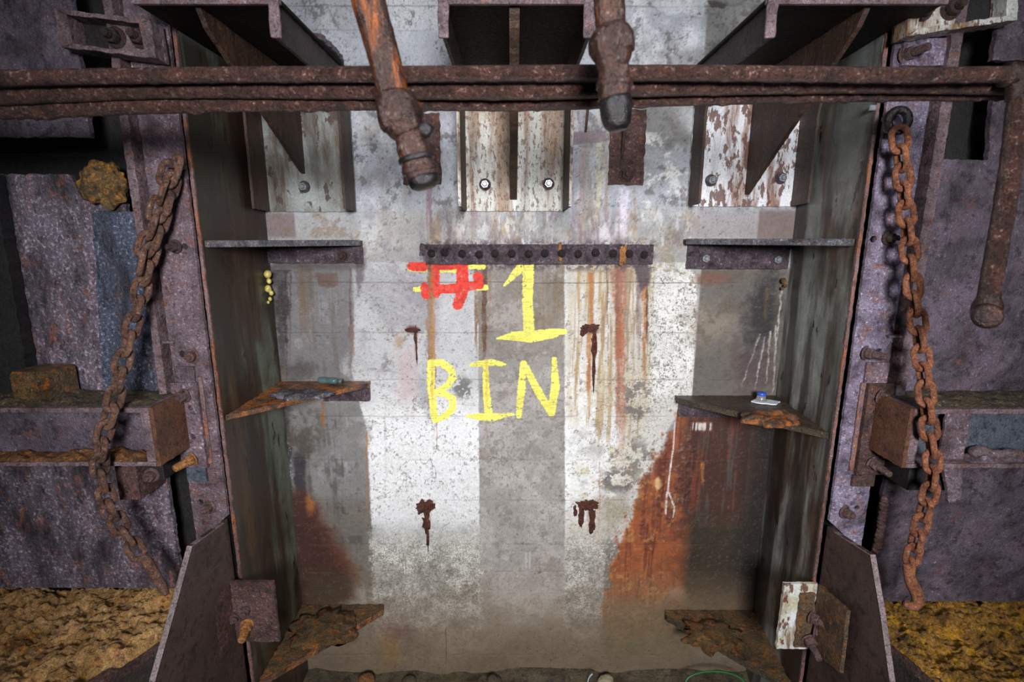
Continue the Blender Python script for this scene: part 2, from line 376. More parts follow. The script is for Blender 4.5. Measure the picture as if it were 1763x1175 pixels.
# ================================================================== back wall: cast concrete, stained and lettered
def axis(segs):
    out = []
    for a, b, s in segs:
        n = max(1, int(round((b-a)/s))); out += [a+(b-a)*i/n for i in range(n)]
    out.append(segs[-1][1]); return np.array(out, dtype=np.float64)
xs = axis([(-3.0, -1.28, 0.06), (-1.28, -0.57, 0.0052), (-0.57, 0.30, 0.0023), (0.30, 1.46, 0.0052), (1.46, 3.0, 0.06)])
zs = axis([(-0.05, EYE-1.03, 0.0056), (EYE-1.03, EYE-0.09, 0.0023), (EYE-0.09, EYE+1.16, 0.0052), (EYE+1.16, EYE+1.9, 0.06)])
NX, NZ = len(xs), len(zs)
XX = np.broadcast_to(xs[None, :], (NZ, NX)); ZZ = np.broadcast_to(zs[:, None], (NZ, NX))
def wmat(c, s):
    q = (c-c[0]+0.37*s)/s; i = np.floor(q).astype(int); f = q-i; f = f*f*(3-2*f)
    return i, f.astype(np.float32)
def fb(sx, sz=None, octv=4, rough=0.55, seed=0):
    """tensor fBm on the wall, about -1..1"""
    sz = sz or sx; r = np.random.default_rng(seed); out = 0; a = 1; tot = 0
    for k in range(octv):
        i, f = wmat(zs, max(sz/2**k, 0.0016)); j, g = wmat(xs, max(sx/2**k, 0.0016))
        R = r.random((i.max()+2, j.max()+2), dtype=np.float32)*2-1
        Q = R[i]*(1-f)[:, None]+R[i+1]*f[:, None]
        out = out+a*(Q[:, j]*(1-g)[None, :]+Q[:, j+1]*g[None, :]); tot += a; a *= rough
    return out/tot*1.7
def ss(a, b, x):
    t = np.clip((x-a)/(b-a), 0, 1); return t*t*(3-2*t)
PX = 0.00298   # metres on the wall for one measured step
nA = fb(0.35, None, 5, 0.6, 1); nB = fb(0.09, None, 5, 0.65, 2); nC = fb(0.02, None, 4, 0.75, 3)
nS = fb(0.03, 0.5, 4, 0.65, 4); nT = fb(0.012, 0.25, 3, 0.7, 5); nF = fb(0.008, None, 3, 0.8, 6)
nD = fb(0.05, None, 5, 0.7, 7); nE = fb(0.15, 0.3, 5, 0.65, 8)
C3 = np.zeros((NZ, NX, 3), dtype=np.float32); C3[:] = (158, 156, 155)
H = np.zeros((NZ, NX), dtype=np.float32)          # relief towards the room, metres
def lay(col, a):
    rw = np.flatnonzero(a.max(1) > 0.002)
    if len(rw) == 0: return
    cl = np.flatnonzero(a.max(0) > 0.002); w = (slice(rw[0], rw[-1]+1), slice(cl[0], cl[-1]+1))
    b = np.clip(a[w], 0, 1)[..., None].astype(np.float32); C3[w] = C3[w]*(1-b)+np.array(col, dtype=np.float32)*b
def window(pts, pad):
    """rows and columns of the wall grid around some places on it"""
    X = [p[0] for p in pts]; Z = [p[1] for p in pts]
    i0, i1 = np.searchsorted(zs, [min(Z)-pad, max(Z)+pad]); j0, j1 = np.searchsorted(xs, [min(X)-pad, max(X)+pad])
    return slice(max(i0-1, 0), i1+1), slice(max(j0-1, 0), j1+1)
def full(w, m):
    o = np.zeros((NZ, NX), dtype=np.float32); o[w] = m; return o
def region(u0, u1, v0, v1, eu=6, ev=10, nz=0.0, n=None):
    """soft rectangle on the wall between measured limits (edges in measured steps)"""
    vm = (v0+v1)/2; x0 = W(u0, vm)[0]; x1 = W(u1, vm)[0]; z1 = W(0, v0)[1]; z0 = W(0, v1)[1]
    d = 0 if n is None else n*nz*PX
    ex = eu*PX/2; ez = ev*PX/2
    if n is None:
        return np.outer(ss(z0-ez, z0+ez, zs)*(1-ss(z1-ez, z1+ez, zs)), ss(x0-ex, x0+ex, xs)*(1-ss(x1-ex, x1+ex, xs))).astype(np.float32)
    return (ss(x0-ex, x0+ex, XX+d)*(1-ss(x1-ex, x1+ex, XX+d))*ss(z0-ez, z0+ez, ZZ+d)*(1-ss(z1-ez, z1+ez, ZZ+d)))
def blob(u, v, ru, rv, soft=0.5, nz=0.35, n=None):
    x, z = W(u, v); n = nD if n is None else n
    w = window([(x-ru*PX*2, z-rv*PX*2), (x+ru*PX*2, z+rv*PX*2)], 0)
    d = np.sqrt(((XX[w]-x)/(ru*PX))**2+((ZZ[w]-z)/(rv*PX))**2)+n[w]*nz
    return full(w, 1-ss(1-soft, 1+soft*0.3, d))
def poly(pts, soft=8, nz=10, n=None):
    P = [W(u, v) for u, v in pts]; n = nD if n is None else n
    w = window(P, (soft+2*nz)*PX)
    X = XX[w]+n[w]*nz*PX; Z = ZZ[w]+np.roll(n, 57, 1)[w]*nz*PX*0.6
    ins = np.zeros(X.shape, bool); dist = np.full(X.shape, 9.0, dtype=np.float32)
    for i in range(len(P)):
        (x0, z0), (x1, z1) = P[i], P[(i+1) % len(P)]
        if abs(z1-z0) > 1e-9:
            c = ((z0 > Z) != (z1 > Z)) & (X < (x1-x0)*(Z-z0)/(z1-z0)+x0); ins ^= c
        L = (x1-x0)**2+(z1-z0)**2; t = np.clip(((X-x0)*(x1-x0)+(Z-z0)*(z1-z0))/L, 0, 1)
        dist = np.minimum(dist, np.hypot(X-(x0+t*(x1-x0)), Z-(z0+t*(z1-z0))))
    sd = np.where(ins, dist, -dist); return full(w, ss(-soft*PX/2, soft*PX/2, sd))
def streak(u, v0, v1, w, a=0.8, fade=0.5, wob=2.0, seed=0, du=0):
    """a run of rust or lime down the wall"""
    x0, z1 = W(u, v0); x1, z0 = W(u+du, v1)
    q = window([(x0, z0), (x1, z1)], (w+3*wob+2)*PX); X_ = XX[q]; Z_ = ZZ[q]
    t = np.clip((z1-zs[q[0]])/(z1-z0), 0, 1)[:, None]
    r = np.random.default_rng(seed+int(u)*7+int(v0)); k = np.arange(24)
    wv = np.interp(t[:, 0], k/23, np.convolve(r.uniform(-1, 1, 26), [0.25, 0.5, 0.25], 'valid'))[:, None]
    ww = np.interp(t[:, 0], k/23, r.uniform(0.55, 1.2, 24))[:, None]
    xc = x0+(x1-x0)*t+wv*wob*PX
    m = 1-ss(0.45, 1.0, np.abs(X_-xc)/(w*PX/2*ww*(1-0.35*t))+nF[q]*0.15)
    m = m*ss(z0-0.01, z0+(z1-z0)*fade+1e-3, Z_)*(1-ss(z1-0.004, z1+0.004, Z_))
    return full(q, m*a*(0.85+0.3*nT[q])*(0.45+0.55*ss(-0.55, 0.25, nB[q]*0.7+nC[q]*0.7)))
def stroke(pts, jag=1.6):
    """brush stroke: measured points (u, v, width)"""
    w = window([W(u, v) for u, v, _ in pts], 30*PX); X_ = XX[w]; Z_ = ZZ[w]
    m = np.full(X_.shape, 9.0, dtype=np.float32)
    for (u0, v0, w0), (u1, v1, w1) in zip(pts[:-1], pts[1:]):
        x0, z0 = W(u0, v0); x1, z1 = W(u1, v1); L = (x1-x0)**2+(z1-z0)**2
        t = np.clip(((X_-x0)*(x1-x0)+(Z_-z0)*(z1-z0))/L, 0, 1)
        d = np.hypot(X_-(x0+t*(x1-x0)), Z_-(z0+t*(z1-z0)))-(w0+(w1-w0)*t)*PX/2
        m = np.minimum(m, d)
    return full(w, 1-ss(-0.0016, 0.0016, m+nBr[w]*jag*PX))
nBr = fb(0.05, 0.006, 2, 0.6, 15)*0.7+nC*0.5

# broad tones of the bare concrete
lay((168, 171, 178), region(300, 1500, -400, 375, 10, 60))
lay((120, 120, 122), 0.55*ss(0.1, 0.9, nA)*region(300, 1500, -400, 380, 10, 60))
lay((196, 200, 208), 0.7*region(615, 800, 180, 420, 14, 60)*ss(-0.6, 0.6, nB+0.3))
lay((206, 208, 212), 0.7*ss(-0.2, 0.7, nA)*region(640, 770, -30, 120, 30, 40))
lay((150, 150, 150), 0.8*region(1085, 1200, 80, 260, 20, 60, 14, nB))
lay((98, 96, 94), 0.75*blob(1140, 215, 50, 40, 0.6, 0.5, nB))
lay((204, 206, 210), region(1088, 1216, -60, 130, 3, 30)*ss(-0.5, 0.5, nB+0.1)*0.75)
lay((120, 116, 110), region(1217, 1420, -60, 130, 3, 30)*0.7)
lay((212, 212, 210), ss(0.15, 0.4, nB+nC*0.4)*region(1105, 1190, 235, 360, 30, 40)*0.9)
lay((186, 182, 176), 0.8*region(620, 1200, 365, 430, 30, 30)*ss(-0.6, 0.4, nB))
lay((148, 136, 140), 0.5*region(1180, 1310, 362, 410, 8, 10))
lay((96, 72, 66), 0.6*region(1305, 1420, 362, 420, 4, 10))
lay((100, 80, 82), 0.6*region(440, 508, 366, 410, 4, 10)); lay((176, 178, 180), 0.55*region(508, 600, 366, 405, 6, 10)*ss(-0.3, 0.5, nB+nS*0.3))
lay((112, 88, 70), 0.55*ss(0.0, 0.7, nB+nC*0.4)*region(440, 620, 366, 410, 4, 10))
for c_, a_, sd in (((176, 140, 92), .5, 51), ((120, 96, 116), .45, 52), ((226, 226, 226), .6, 53), ((104, 84, 76), .45, 54)):
    lay(c_, a_*ss(0.15, 0.6, fb(0.06, 0.16, 5, 0.7, sd))*region(735, 1200, 364, 428, 20, 20))
    lay(c_, a_*0.7*ss(0.2, 0.7, fb(0.04, 0.25, 5, 0.7, sd+10))*region(978, 1050, 190, 420, 10, 20))
    lay(c_, a_*0.35*ss(0.25, 0.7, fb(0.07, 0.16, 5, 0.7, sd+20))*region(606, 800, 180, 440, 10, 20))
lay((86, 82, 82), 0.6*ss(0.25, 0.6, fb(0.05, 0.05, 5, 0.75, 61))*region(300, 1500, -300, 360, 10, 20))
# left bay of the wall
lay((112, 110, 112), region(480, 612, 455, 680, 8, 16))
lay((150, 150, 158), 0.55*ss(0.0, 0.7, nB)*region(500, 612, 470, 680, 20, 20))
lay((96, 78, 58), 0.7*streak(525, 455, 620, 40, 1.0, 0.7)); lay((92, 64, 56), 0.7*poly([(545, 470), (580, 470), (582, 492), (565, 498), (548, 490)], 6, 4))
lay((76, 70, 68), 0.85*blob(505, 640, 60, 22, 0.6)); lay((120, 118, 116), 0.8*region(490, 640, 690, 880, 20, 40, 10, nB))
lay((78, 72, 66), 0.8*region(488, 560, 700, 800, 20, 40, 12, nB)*ss(-0.4, 0.4, nB)); lay((150, 88, 36), 0.9*streak(556, 690, 750, 9, 1, 0.5))
lay((170, 172, 178), 0.6*blob(575, 800, 40, 60, 0.8)*ss(-0.3, 0.5, nB))
lay((104, 96, 88), 0.8*region(500, 645, 860, 1010, 10, 40))
lay((84, 76, 70), 0.42*ss(0.15, 0.8, nS+nB*0.5)*region(480, 606, 455, 900, 10, 20)); lay((110, 84, 62), 0.3*ss(0.3, 0.8, np.roll(nS, 90, 1)+nB*0.3)*region(480, 606, 455, 700, 10, 20))
lay((60, 54, 50), 0.5*ss(0.0, 0.8, nB+nS*0.4)*region(480, 625, 690, 1010, 20, 30))
# whitened bands left and right of the bare middle
wl = poly([(612, 452), (823, 452), (826, 900), (829, 1085), (720, 1090), (645, 1010), (632, 740), (605, 640), (610, 560)], 4, 1.5, nC)
wl_mid = 1-ss(W(0, 900)[1]+0.10, W(0, 640)[1], ZZ)
fade = ss(W(0, 1070)[1], W(0, 905)[1], ZZ+nA*0.06+nB*0.05); uppr = ss(W(0, 730)[1], W(0, 560)[1], ZZ+nB*0.06)
lay((206, 206, 207), wl*0.85*(0.25+0.75*fade))
lay((236, 236, 236), wl*region(620, 830, 690, 900, 20, 120)*1.0)
lay((222, 222, 226), wl*ss(-0.3, 0.6, nB)*0.5*fade)
lay((172, 170, 172), wl*uppr*(0.35+0.35*ss(-0.3, 0.6, nA+nB*0.6))); lay((128, 124, 124), wl*uppr*0.5*ss(0.25, 0.7, nB+nC*0.4)*region(600, 745, 440, 720, 30, 40))
lay((160, 158, 158), 0.8*ss(-0.4, 0.4, nB)*region(596, 640, 590, 760, 14, 60, 10, nB))
lay((150, 150, 154), wl*0.7*ss(0.3, 0.8, nA+nB*0.4)*region(600, 735, 440, 720, 20, 50))
lay((190, 160, 160), wl*0.55*blob(700, 650, 22, 70, 0.7)); lay((120, 112, 116), 0.6*ss(0.25, 0.6, nD+nC*0.3)*blob(655, 628, 70, 34, 0.7))
wr = poly([(972, 452), (1180, 452), (1200, 480), (1198, 560), (1192, 680), (1150, 740), (1110, 850), (1075, 930), (1045, 1030), (1000, 1080), (972, 1090)], 4, 2, nC)
lay((208, 204, 198), wr*0.95*(0.3+0.7*fade))
lay((238, 238, 238), wr*region(968, 1070, 640, 880, 14, 120)*ss(-0.9, 0.2, nB+0.2))
lay((226, 226, 224), wr*region(1120, 1205, 460, 680, 14, 50)*0.8)
lay((184, 168, 136), wr*0.65*ss(0.0, 0.6, nS)*region(980, 1120, 450, 720, 10, 40))
lay((160, 120, 70), wr*0.55*ss(0.25, 0.6, nS+nT*0.5)*region(985, 1120, 455, 760, 10, 40))
lay((130, 120, 104), wr*0.45*ss(0.1, 0.6, nC*0.75+nF*0.5)*region(1118, 1210, 455, 680, 10, 40))
lay((178, 160, 128), wr*0.55*ss(-0.5, 0.5, nE+nB*0.4)*region(978, 1122, 450, 720, 14, 60)); lay((128, 104, 76), wr*0.5*ss(0.1, 0.6, nE*0.7+nT*0.6)*region(1030, 1122, 455, 650, 14, 60)); lay((112, 92, 92), wr*0.4*ss(0.25, 0.6, nS*0.7+nB*0.4)*region(1040, 1122, 455, 600, 14, 60))
lay((184, 166, 118), wr*0.5*ss(0.2, 0.6, nB+nC*0.5)*region(1000, 1060, 700, 860, 20, 60)); lay((196, 190, 170), wr*0.5*ss(-0.2, 0.5, nB)*region(985, 1110, 640, 930, 20, 60))
# flaking to grey
fl = ss(0.02, 0.2, nD+nC*0.25)
lay((122, 116, 110), wr*fl*blob(1095, 690, 40, 60, 0.5, 0.2)); lay((126, 120, 116), wr*fl*blob(1085, 790, 50, 50, 0.5, 0.2))
lay((118, 112, 108), wr*ss(-0.1, 0.1, nD)*blob(1065, 830, 45, 30, 0.4, 0.3)); lay((120, 120, 118), ss(-0.15, 0.05, nD+nC*0.3)*blob(795, 668, 22, 26, 0.4))
lay((150, 140, 118), wr*0.7*blob(1055, 880, 35, 50, 0.7))
# the bare middle band
mid = region(823, 971, 452, 1300, 2, 6)*1.0
mid2 = poly([(823, 452), (971, 452), (972, 800), (972, 1190), (829, 1190), (826, 900)], 3, 0.8, nC)
lay((160, 154, 150), mid2); lay((134, 126, 116), mid2*0.7*region(800, 1000, 440, 620, 10, 80)); lay((182, 178, 174), mid2*0.6*ss(0, 0.8, nA+nB*0.3))
lay((112, 102, 92), mid2*0.5*ss(0.1, 0.7, nB+nC*0.4)); lay((118, 98, 76), mid2*0.6*ss(-0.1, 0.6, nE+nS*0.4)*region(820, 975, 450, 600, 6, 60)); lay((196, 190, 186), mid2*0.4*ss(0.2, 0.7, np.roll(nB, 200, 1)+nC*0.4)); lay((104, 96, 92), mid2*0.35*ss(0.2, 0.7, np.roll(nD, 120, 0)))
# lower wall: worn white speckle fading into brown mud
sp = ss(0.0, 0.5, nF*0.7+nC*0.6)
low = 1-ss(W(0, 960)[1], W(0, 890)[1], ZZ)
lay((112, 108, 98), low*0.9*region(630, 829, 870, 1200, 6, 30)*(1-0.75*sp))
lay((160, 156, 146), low*0.30*wl*fade)
lay((104, 98, 88), low*0.85*region(972, 1060, 870, 1200, 4, 30)*(1-0.8*sp)); lay((160, 156, 146), low*0.3*fade*region(972, 1030, 890, 1070, 4, 30))
mud = 1-ss(W(0, 1120)[1], W(0, 930)[1], ZZ+nA*0.08+nB*0.03)
keep = 0.6*fade*np.maximum(wl*region(640, 829, 900, 1085, 4, 50), region(972, 1020, 900, 1060, 4, 60))
lay((128, 112, 94), mud*0.92*(1-0.7*keep))
lay((108, 92, 72), 0.85*(1-ss(W(0, 1180)[1], W(0, 1050)[1], ZZ+nA*0.05)))
lay((104, 66, 62), 0.5*blob(680, 1090, 45, 40, 0.8)); lay((140, 100, 48), 0.4*blob(670, 1120, 30, 50, 0.8))
lay((176, 170, 160), 0.5*blob(930, 880, 40, 30, 0.9, 0.2)); lay((190, 190, 186), 0.6*ss(0.0, 0.4, nT)*region(895, 925, 950, 980, 4, 10))
# right bay of the wall
lay((102, 96, 90), region(1199, 1440, 462, 700, 3, 12)); lay((144, 130, 114), 0.7*blob(1222, 560, 60, 40, 0.8)); lay((86, 76, 66), 0.7*ss(-0.1, 0.6, nB)*region(1199, 1360, 462, 690, 3, 20))
lay((112, 72, 60), 0.7*blob(1225, 480, 40, 14, 0.6)); lay((34, 32, 36), 0.9*blob(1312, 540, 34, 90, 0.7)); lay((40, 34, 34), 0.8*region(1335, 1420, 460, 1100, 10, 20))
lay((150, 100, 46), 0.6*streak(1318, 495, 560, 12)); lay((74, 56, 58), 0.7*blob(1300, 640, 50, 50, 0.7))
for u, v0, v1, du in ((1308, 575, 670, -32), (1316, 580, 675, -18), (1326, 570, 665, -8), (1345, 500, 600, -10), (1336, 560, 690, -6)):
    m = streak(u, v0, v1, 5, 1.0, 0.2, 2.0, 3, du); lay((196, 192, 186), m*0.85); H += 0.003*m
# rust run under the right gusset
rz = poly([(1166, 700), (1150, 745), (1128, 800), (1092, 870), (1066, 925), (1046, 1000), (1038, 1060), (1075, 1100), (1180, 1080), (1420, 1080), (1420, 700)], 16, 16, nB+nC*0.5)
lay((150, 78, 40), rz*0.97); lay((192, 112, 60), rz*0.55*ss(0.0, 0.6, nS+nC*0.4)); lay((90, 40, 26), rz*0.6*ss(0.15, 0.5, nT*0.6+nS*0.7)); lay((98, 46, 32), rz*0.8*ss(0.05, 0.5, nE+nS*0.4)*region(1100, 1200, 700, 960, 30, 40))
lay((60, 33, 28), rz*0.92*region(1172, 1440, 690, 900, 40, 40, 14, nB)); lay((78, 76, 72), rz*0.75*ss(0.05, 0.5, nS)*region(1200, 1300, 740, 920, 20, 50))
lay((118, 52, 30), rz*0.75*ss(0.25, 0.6, nT*0.7+nS*0.6)*region(1175, 1330, 720, 880, 20, 40)); lay((210, 140, 50), 0.8*streak(1209, 795, 840, 10, 1, 0.3))
lay((46, 38, 28), rz*0.95*region(1180, 1440, 890, 1100, 36, 60, 14, nB)); lay((28, 22, 20), rz*0.85*region(1275, 1440, 700, 1100, 50, 30))
lay((112, 96, 70), 0.8*region(1040, 1200, 1040, 1130, 30, 60)); lay((176, 150, 140), 0.6*blob(1165, 1025, 22, 20, 0.8))
lay((96, 40, 28), rz*0.85*blob(1140, 805, 16, 26, 0.5)); lay((226, 196, 150), 0.9*blob(1132, 834, 6, 14, 0.5))
lay((104, 56, 34), rz*0.6*ss(0.1, 0.6, nB+nC*0.4)*region(1040, 1190, 700, 1080, 10, 30)); lay((196, 140, 84), rz*0.5*ss(0.25, 0.6, np.roll(nB, 70, 0)+nC*0.5)*region(1040, 1160, 820, 1080, 20, 40))
lay((118, 98, 74), rz*0.8*(1-ss(W(0, 1060)[1], W(0, 960)[1], ZZ+nB*0.05+nA*0.03)))
H += 0.014*rz*np.clip(nE*0.6+nS*0.7+nC*0.3, 0, 1)*region(1080, 1200, 760, 960, 30, 40)
for pts in ([(1162, 728), (1159, 770), (1153, 815)], [(1153, 815), (1148, 850), (1146, 885)], [(1153, 815), (1150, 845), (1161, 875), (1158, 892)]):
    m = stroke([(u, v, 2.4) for u, v in pts], 0.6); lay((224, 220, 216), m*0.95); H += 0.003*m
lay((216, 212, 206), 0.9*ss(0.0, 0.3, nT)*region(1190, 1225, 728, 742, 6, 6))
# left corner: black run and its rust
lay((40, 36, 36), 0.85*region(470, 500, 455, 1100, 14, 30, 10, nB)); lay((36, 30, 32), 0.85*streak(487, 465, 660, 36, 1, 0.5)); lay((60, 32, 36), 0.8*streak(500, 470, 640, 5)); lay((60, 32, 36), 0.8*streak(493, 560, 680, 4))
lay((200, 204, 214), 0.6*ss(0.1, 0.5, nF)*region(503, 512, 760, 1050, 4, 30)); lay((36, 32, 40), 0.8*region(510, 530, 780, 900, 8, 40, 8, nB))
lt = poly([(496, 850), (530, 850), (560, 905), (590, 940), (612, 985), (606, 1030), (500, 1080)], 40, 14, nB)
lay((98, 54, 36), lt*0.95); lay((60, 30, 24), 0.9*poly([(490, 850), (525, 850), (550, 905), (580, 950), (590, 1010), (490, 1080)], 40, 12, nB)); lay((64, 50, 34), 0.9*region(480, 610, 985, 1100, 30, 50)*ss(-1, 0.2, nB)); lay((178, 106, 40), 0.7*blob(534, 872, 9, 22, 0.7))
# joints between the cast lifts, and cracks
for v in (10, 52, 112, 250, 487, 573, 655, 718, 792, 862, 938, 985, 1128):
    z = W(0, v)[1]; wob = np.interp(xs, np.linspace(-3, 3, 60), np.random.default_rng(v).uniform(-0.004, 0.004, 60))[None, :]
    m = 1-ss(0.0012, 0.0042, np.abs(ZZ-z-wob)); g = ss(-0.5, 0.3, nE+nB*0.3+(0.4 if v in (487, 10) else 0))
    lay((84, 76, 70), m*g*(0.5 if v in (487, 10) else 0.28)); H -= 0.0025*m*g
for u, v0, v1, a in ((365+160, -20, 60, .3), (1106, 30, 110, .3), (1047, 455, 640, .75), (600, 700, 760, .3), (663, 700, 860, .25)):
    m = streak(u, v0, v1, 3, a, 0.1, 4.0, 5); lay((70, 52, 44), m); H -= 0.002*m
ck = 1-ss(0.0, 0.03, np.abs(fb(0.16, 0.16, 4, 0.6, 31))); ck = ck*ss(0.35, 0.6, fb(0.3, 0.3, 2, 0.5, 33)); lay((72, 66, 62), ck*0.55); H -= 0.0015*ck
# spall at the head of the wall
spl = poly([(1100, -20), (1125, 10), (1150, 28), (1172, 22), (1215, 30), (1215, -60), (1100, -60)], 2, 3, nC); lay((200, 202, 206), spl*0.6); H -= 0.006*spl
spl = poly([(1218, 0), (1250, 4), (1248, 14), (1225, 10)], 2, 2, nC); lay((60, 54, 50), spl*0.8); H -= 0.006*spl
# runs of rust and lime
BR = (138, 96, 56); OR = (170, 104, 60); DR = (92, 58, 44)
for u, v0, v1, w, c, a in ((741, 455, 730, 21, BR, 1.3), (741, 455, 640, 14, (124, 84, 48), 1.0), (748, 540, 720, 9, OR, 1.0), (752, 720, 780, 5, BR, .5), (834, 455, 660, 14, DR, 1.2), (820, 455, 640, 11, (120, 88, 62), .9), (843, 455, 560, 7, BR, .4),
        (838, 620, 800, 8, BR, .55), (935, 455, 600, 4, BR, .5), (960, 460, 560, 5, BR, .35), (1018, 470, 610, 12, OR, 1.0), (1013, 570, 720, 11, OR, 1.1), (1068, 452, 820, 30, (168, 112, 88), 1.2), (1066, 452, 700, 14, (160, 92, 62), 1.0), (1064, 452, 560, 34, (140, 104, 92), .8),
        (1062, 455, 640, 10, DR, .35), (1110, 470, 690, 13, OR, 1.1), (1114, 480, 640, 7, DR, 1.1), (1100, 470, 640, 16, (130, 108, 96), .7), (1035, 460, 640, 4, BR, .5), (1090, 460, 600, 5, BR, .5), (1080, 470, 640, 4, (150, 150, 150), .6), (1098, 455, 620, 9, (120, 100, 110), .6),
        (632, 742, 930, 5, OR, .8), (603, 462, 600, 6, (84, 46, 46), .9), (606, 560, 640, 14, (120, 86, 66), .6), (741, 322, 425, 10, (150, 120, 140), .8), (735, 322, 425, 5, (150, 110, 110), .6),
        (1074, 322, 425, 26, (214, 204, 224), .95), (1056, 330, 425, 10, (140, 150, 170), .6), (1092, 322, 430, 8, (150, 124, 110), .7), (1033, 795, 930, 4, OR, .8), (1085, 800, 850, 5, OR, .6), (1030, 860, 960, 5, OR, .6),
        (700, 455, 470, 4, DR, .6), (768, 1080, 1160, 3, (90, 40, 34), .8), (665, 360, 440, 40, (150, 146, 144), .4), (850, 366, 425, 20, (176, 150, 130), .5), (815, 366, 425, 16, (150, 120, 120), .5), (985, 230, 420, 10, (132, 110, 146), .6),
        (1010, 225, 430, 22, (150, 138, 122), .6), (1030, 240, 425, 16, (196, 190, 160), .7), (1000, 260, 420, 9, (168, 130, 130), .6)):
    lay(c, streak(u, v0, v1, w, a, 0.45, 2.0, 1))
lay((96, 76, 82), 0.6*poly([(985, 227), (1044, 225), (1044, 245), (985, 250)], 4, 3))
lay((76, 64, 72), 0.8*ss(-0.2, 0.4, nC+0.1)*region(725, 1128, 414, 466, 14, 16)); lay((70, 58, 66), 0.8*poly([(1090, 455), (1118, 455), (1116, 490), (1104, 505), (1096, 480)], 6, 5))
lay((84, 70, 78), 0.7*poly([(612, 425), (628, 425), (626, 480), (618, 508), (612, 480)], 8, 4)); lay((60, 52, 52), 0.6*region(470, 630, 450, 464, 10, 14))  # second lay paints the shade below the left upper gusset's angle
lay((120, 106, 80), 0.5*blob(1150, 430, 30, 60, 0.9)*ss(-0.2, 0.4, nC)); lay((110, 104, 116), 0.45*blob(715, 500, 24, 40, 0.8))
lay((164, 128, 96), 0.6*blob(688, 590, 12, 14, 0.8)); lay((140, 126, 110), 0.5*ss(0, 0.5, nB)*region(1120, 1200, 370, 470, 20, 30))
lay((104, 98, 102), 0.55*ss(-0.3, 0.4, nB+nC*0.5)*blob(735, 490, 46, 44, 0.8, 0.3)); lay((112, 96, 98), 0.5*ss(-0.3, 0.4, nC)*blob(832, 475, 18, 34, 0.8)); lay((150, 146, 150), 0.5*ss(-0.1, 0.5, nB)*region(612, 760, 455, 640, 20, 40))
lay((126, 120, 116), 0.55*ss(0.28, 0.5, nC*0.8+nF*0.4)*region(606, 1200, 360, 900, 20, 60)*ss(0.0, 0.6, nA+nB*0.4+0.2))
rg = 1-ss(0.0, 0.055, np.abs(fb(0.03, 0.022, 3, 0.6, 71))); rg = rg*ss(0.15, 0.45, fb(0.05, 0.05, 3, 0.7, 72)); lay((66, 60, 56), rg*0.7); H -= 0.0012*rg
lay((112, 82, 54), 0.5*rg*region(960, 1130, 455, 900, 10, 40))
# the painted letters
YEL = (244, 238, 112); RED = (236, 66, 50)
yel = [[(808, 458, 11), (831, 459, 10)], [(824, 496, 11), (837, 495, 8)], [(715, 499, 8), (726, 497, 10)], [(706, 462, 10), (730, 463, 12)], [(758, 464, 10), (786, 464, 10)],
       [(910, 449, 19), (908, 515, 18), (911, 577, 19)], [(903, 453, 15), (888, 470, 13), (869, 491, 4)], [(856, 583, 4), (884, 579, 15), (917, 580, 22), (950, 575, 17), (972, 571, 8)],
       [(742, 626, 14), (742, 670, 13), (749, 722, 13)], [(742, 626, 12), (760, 625, 13), (777, 637, 13), (780, 650, 13), (772, 663, 12), (757, 673, 11), (742, 678, 9)],
       [(742, 678, 9), (766, 678, 11), (779, 686, 12), (780, 702, 12), (768, 716, 12), (750, 724, 10)],
       [(809, 630, 4), (825, 626, 11), (850, 625, 12), (869, 628, 6)], [(836, 629, 10), (837, 670, 12), (841, 713, 15)], [(803, 717, 3), (825, 717, 13), (845, 719, 15), (884, 714, 4)],
       [(902, 627, 13), (898, 670, 14), (893, 717, 10)], [(902, 628, 12), (925, 672, 14), (949, 710, 13)], [(954, 618, 8), (956, 665, 16), (949, 711, 14)]]
red = [[(749, 456, 13), (749, 480, 17), (751, 506, 14)], [(795, 450, 20), (797, 500, 21), (788, 525, 18)], [(748, 499, 16), (790, 497, 17), (824, 491, 14)], [(823, 477, 17), (826, 492, 14)],
       [(709, 459, 15), (729, 459, 16)], [(758, 457, 15), (786, 457, 15)], [(731, 494, 14), (733, 510, 13)]]
ym = np.zeros((NZ, NX), dtype=np.float32)
for s in yel: ym = np.maximum(ym, stroke(s, 1.3))
rm = np.zeros((NZ, NX), dtype=np.float32)
for s in red: rm = np.maximum(rm, stroke(s, 1.3))
wear = 1-0.85*ss(0.52, 0.66, nC*0.7+nF*0.55)
lay((222, 212, 92), ym*wear*0.96); lay(YEL, ym*wear*ss(-0.7, 0.3, fb(0.05, 0.004, 2, 0.6, 41)+0.25))
lay((205, 50, 40), rm*wear*0.97); lay(RED, rm*wear*ss(-0.5, 0.4, nC))
lay((176, 120, 60), 0.5*streak(744, 455, 730, 12, 1, 0.3)); lay((150, 110, 70), 0.85*streak(742, 470, 535, 10, 1, 0.9)); lay((190, 130, 50), 0.55*streak(838, 620, 722, 9, 1, 0.5)); lay((150, 90, 40), 0.5*streak(903, 455, 500, 3)); lay((150, 90, 40), 0.4*streak(890, 455, 560, 3))
H += 0.0006*np.maximum(ym, rm)
# stain round the four rusted tie stubs
for u, v in ((712, 568), (1020, 568), (735, 868), (1010, 872)):
    lay((88, 52, 44), 0.7*blob(u, v, 14, 9, 0.6)); lay((120, 76, 52), streak(u+4, v, v+60, 9, 0.7, 0.6))
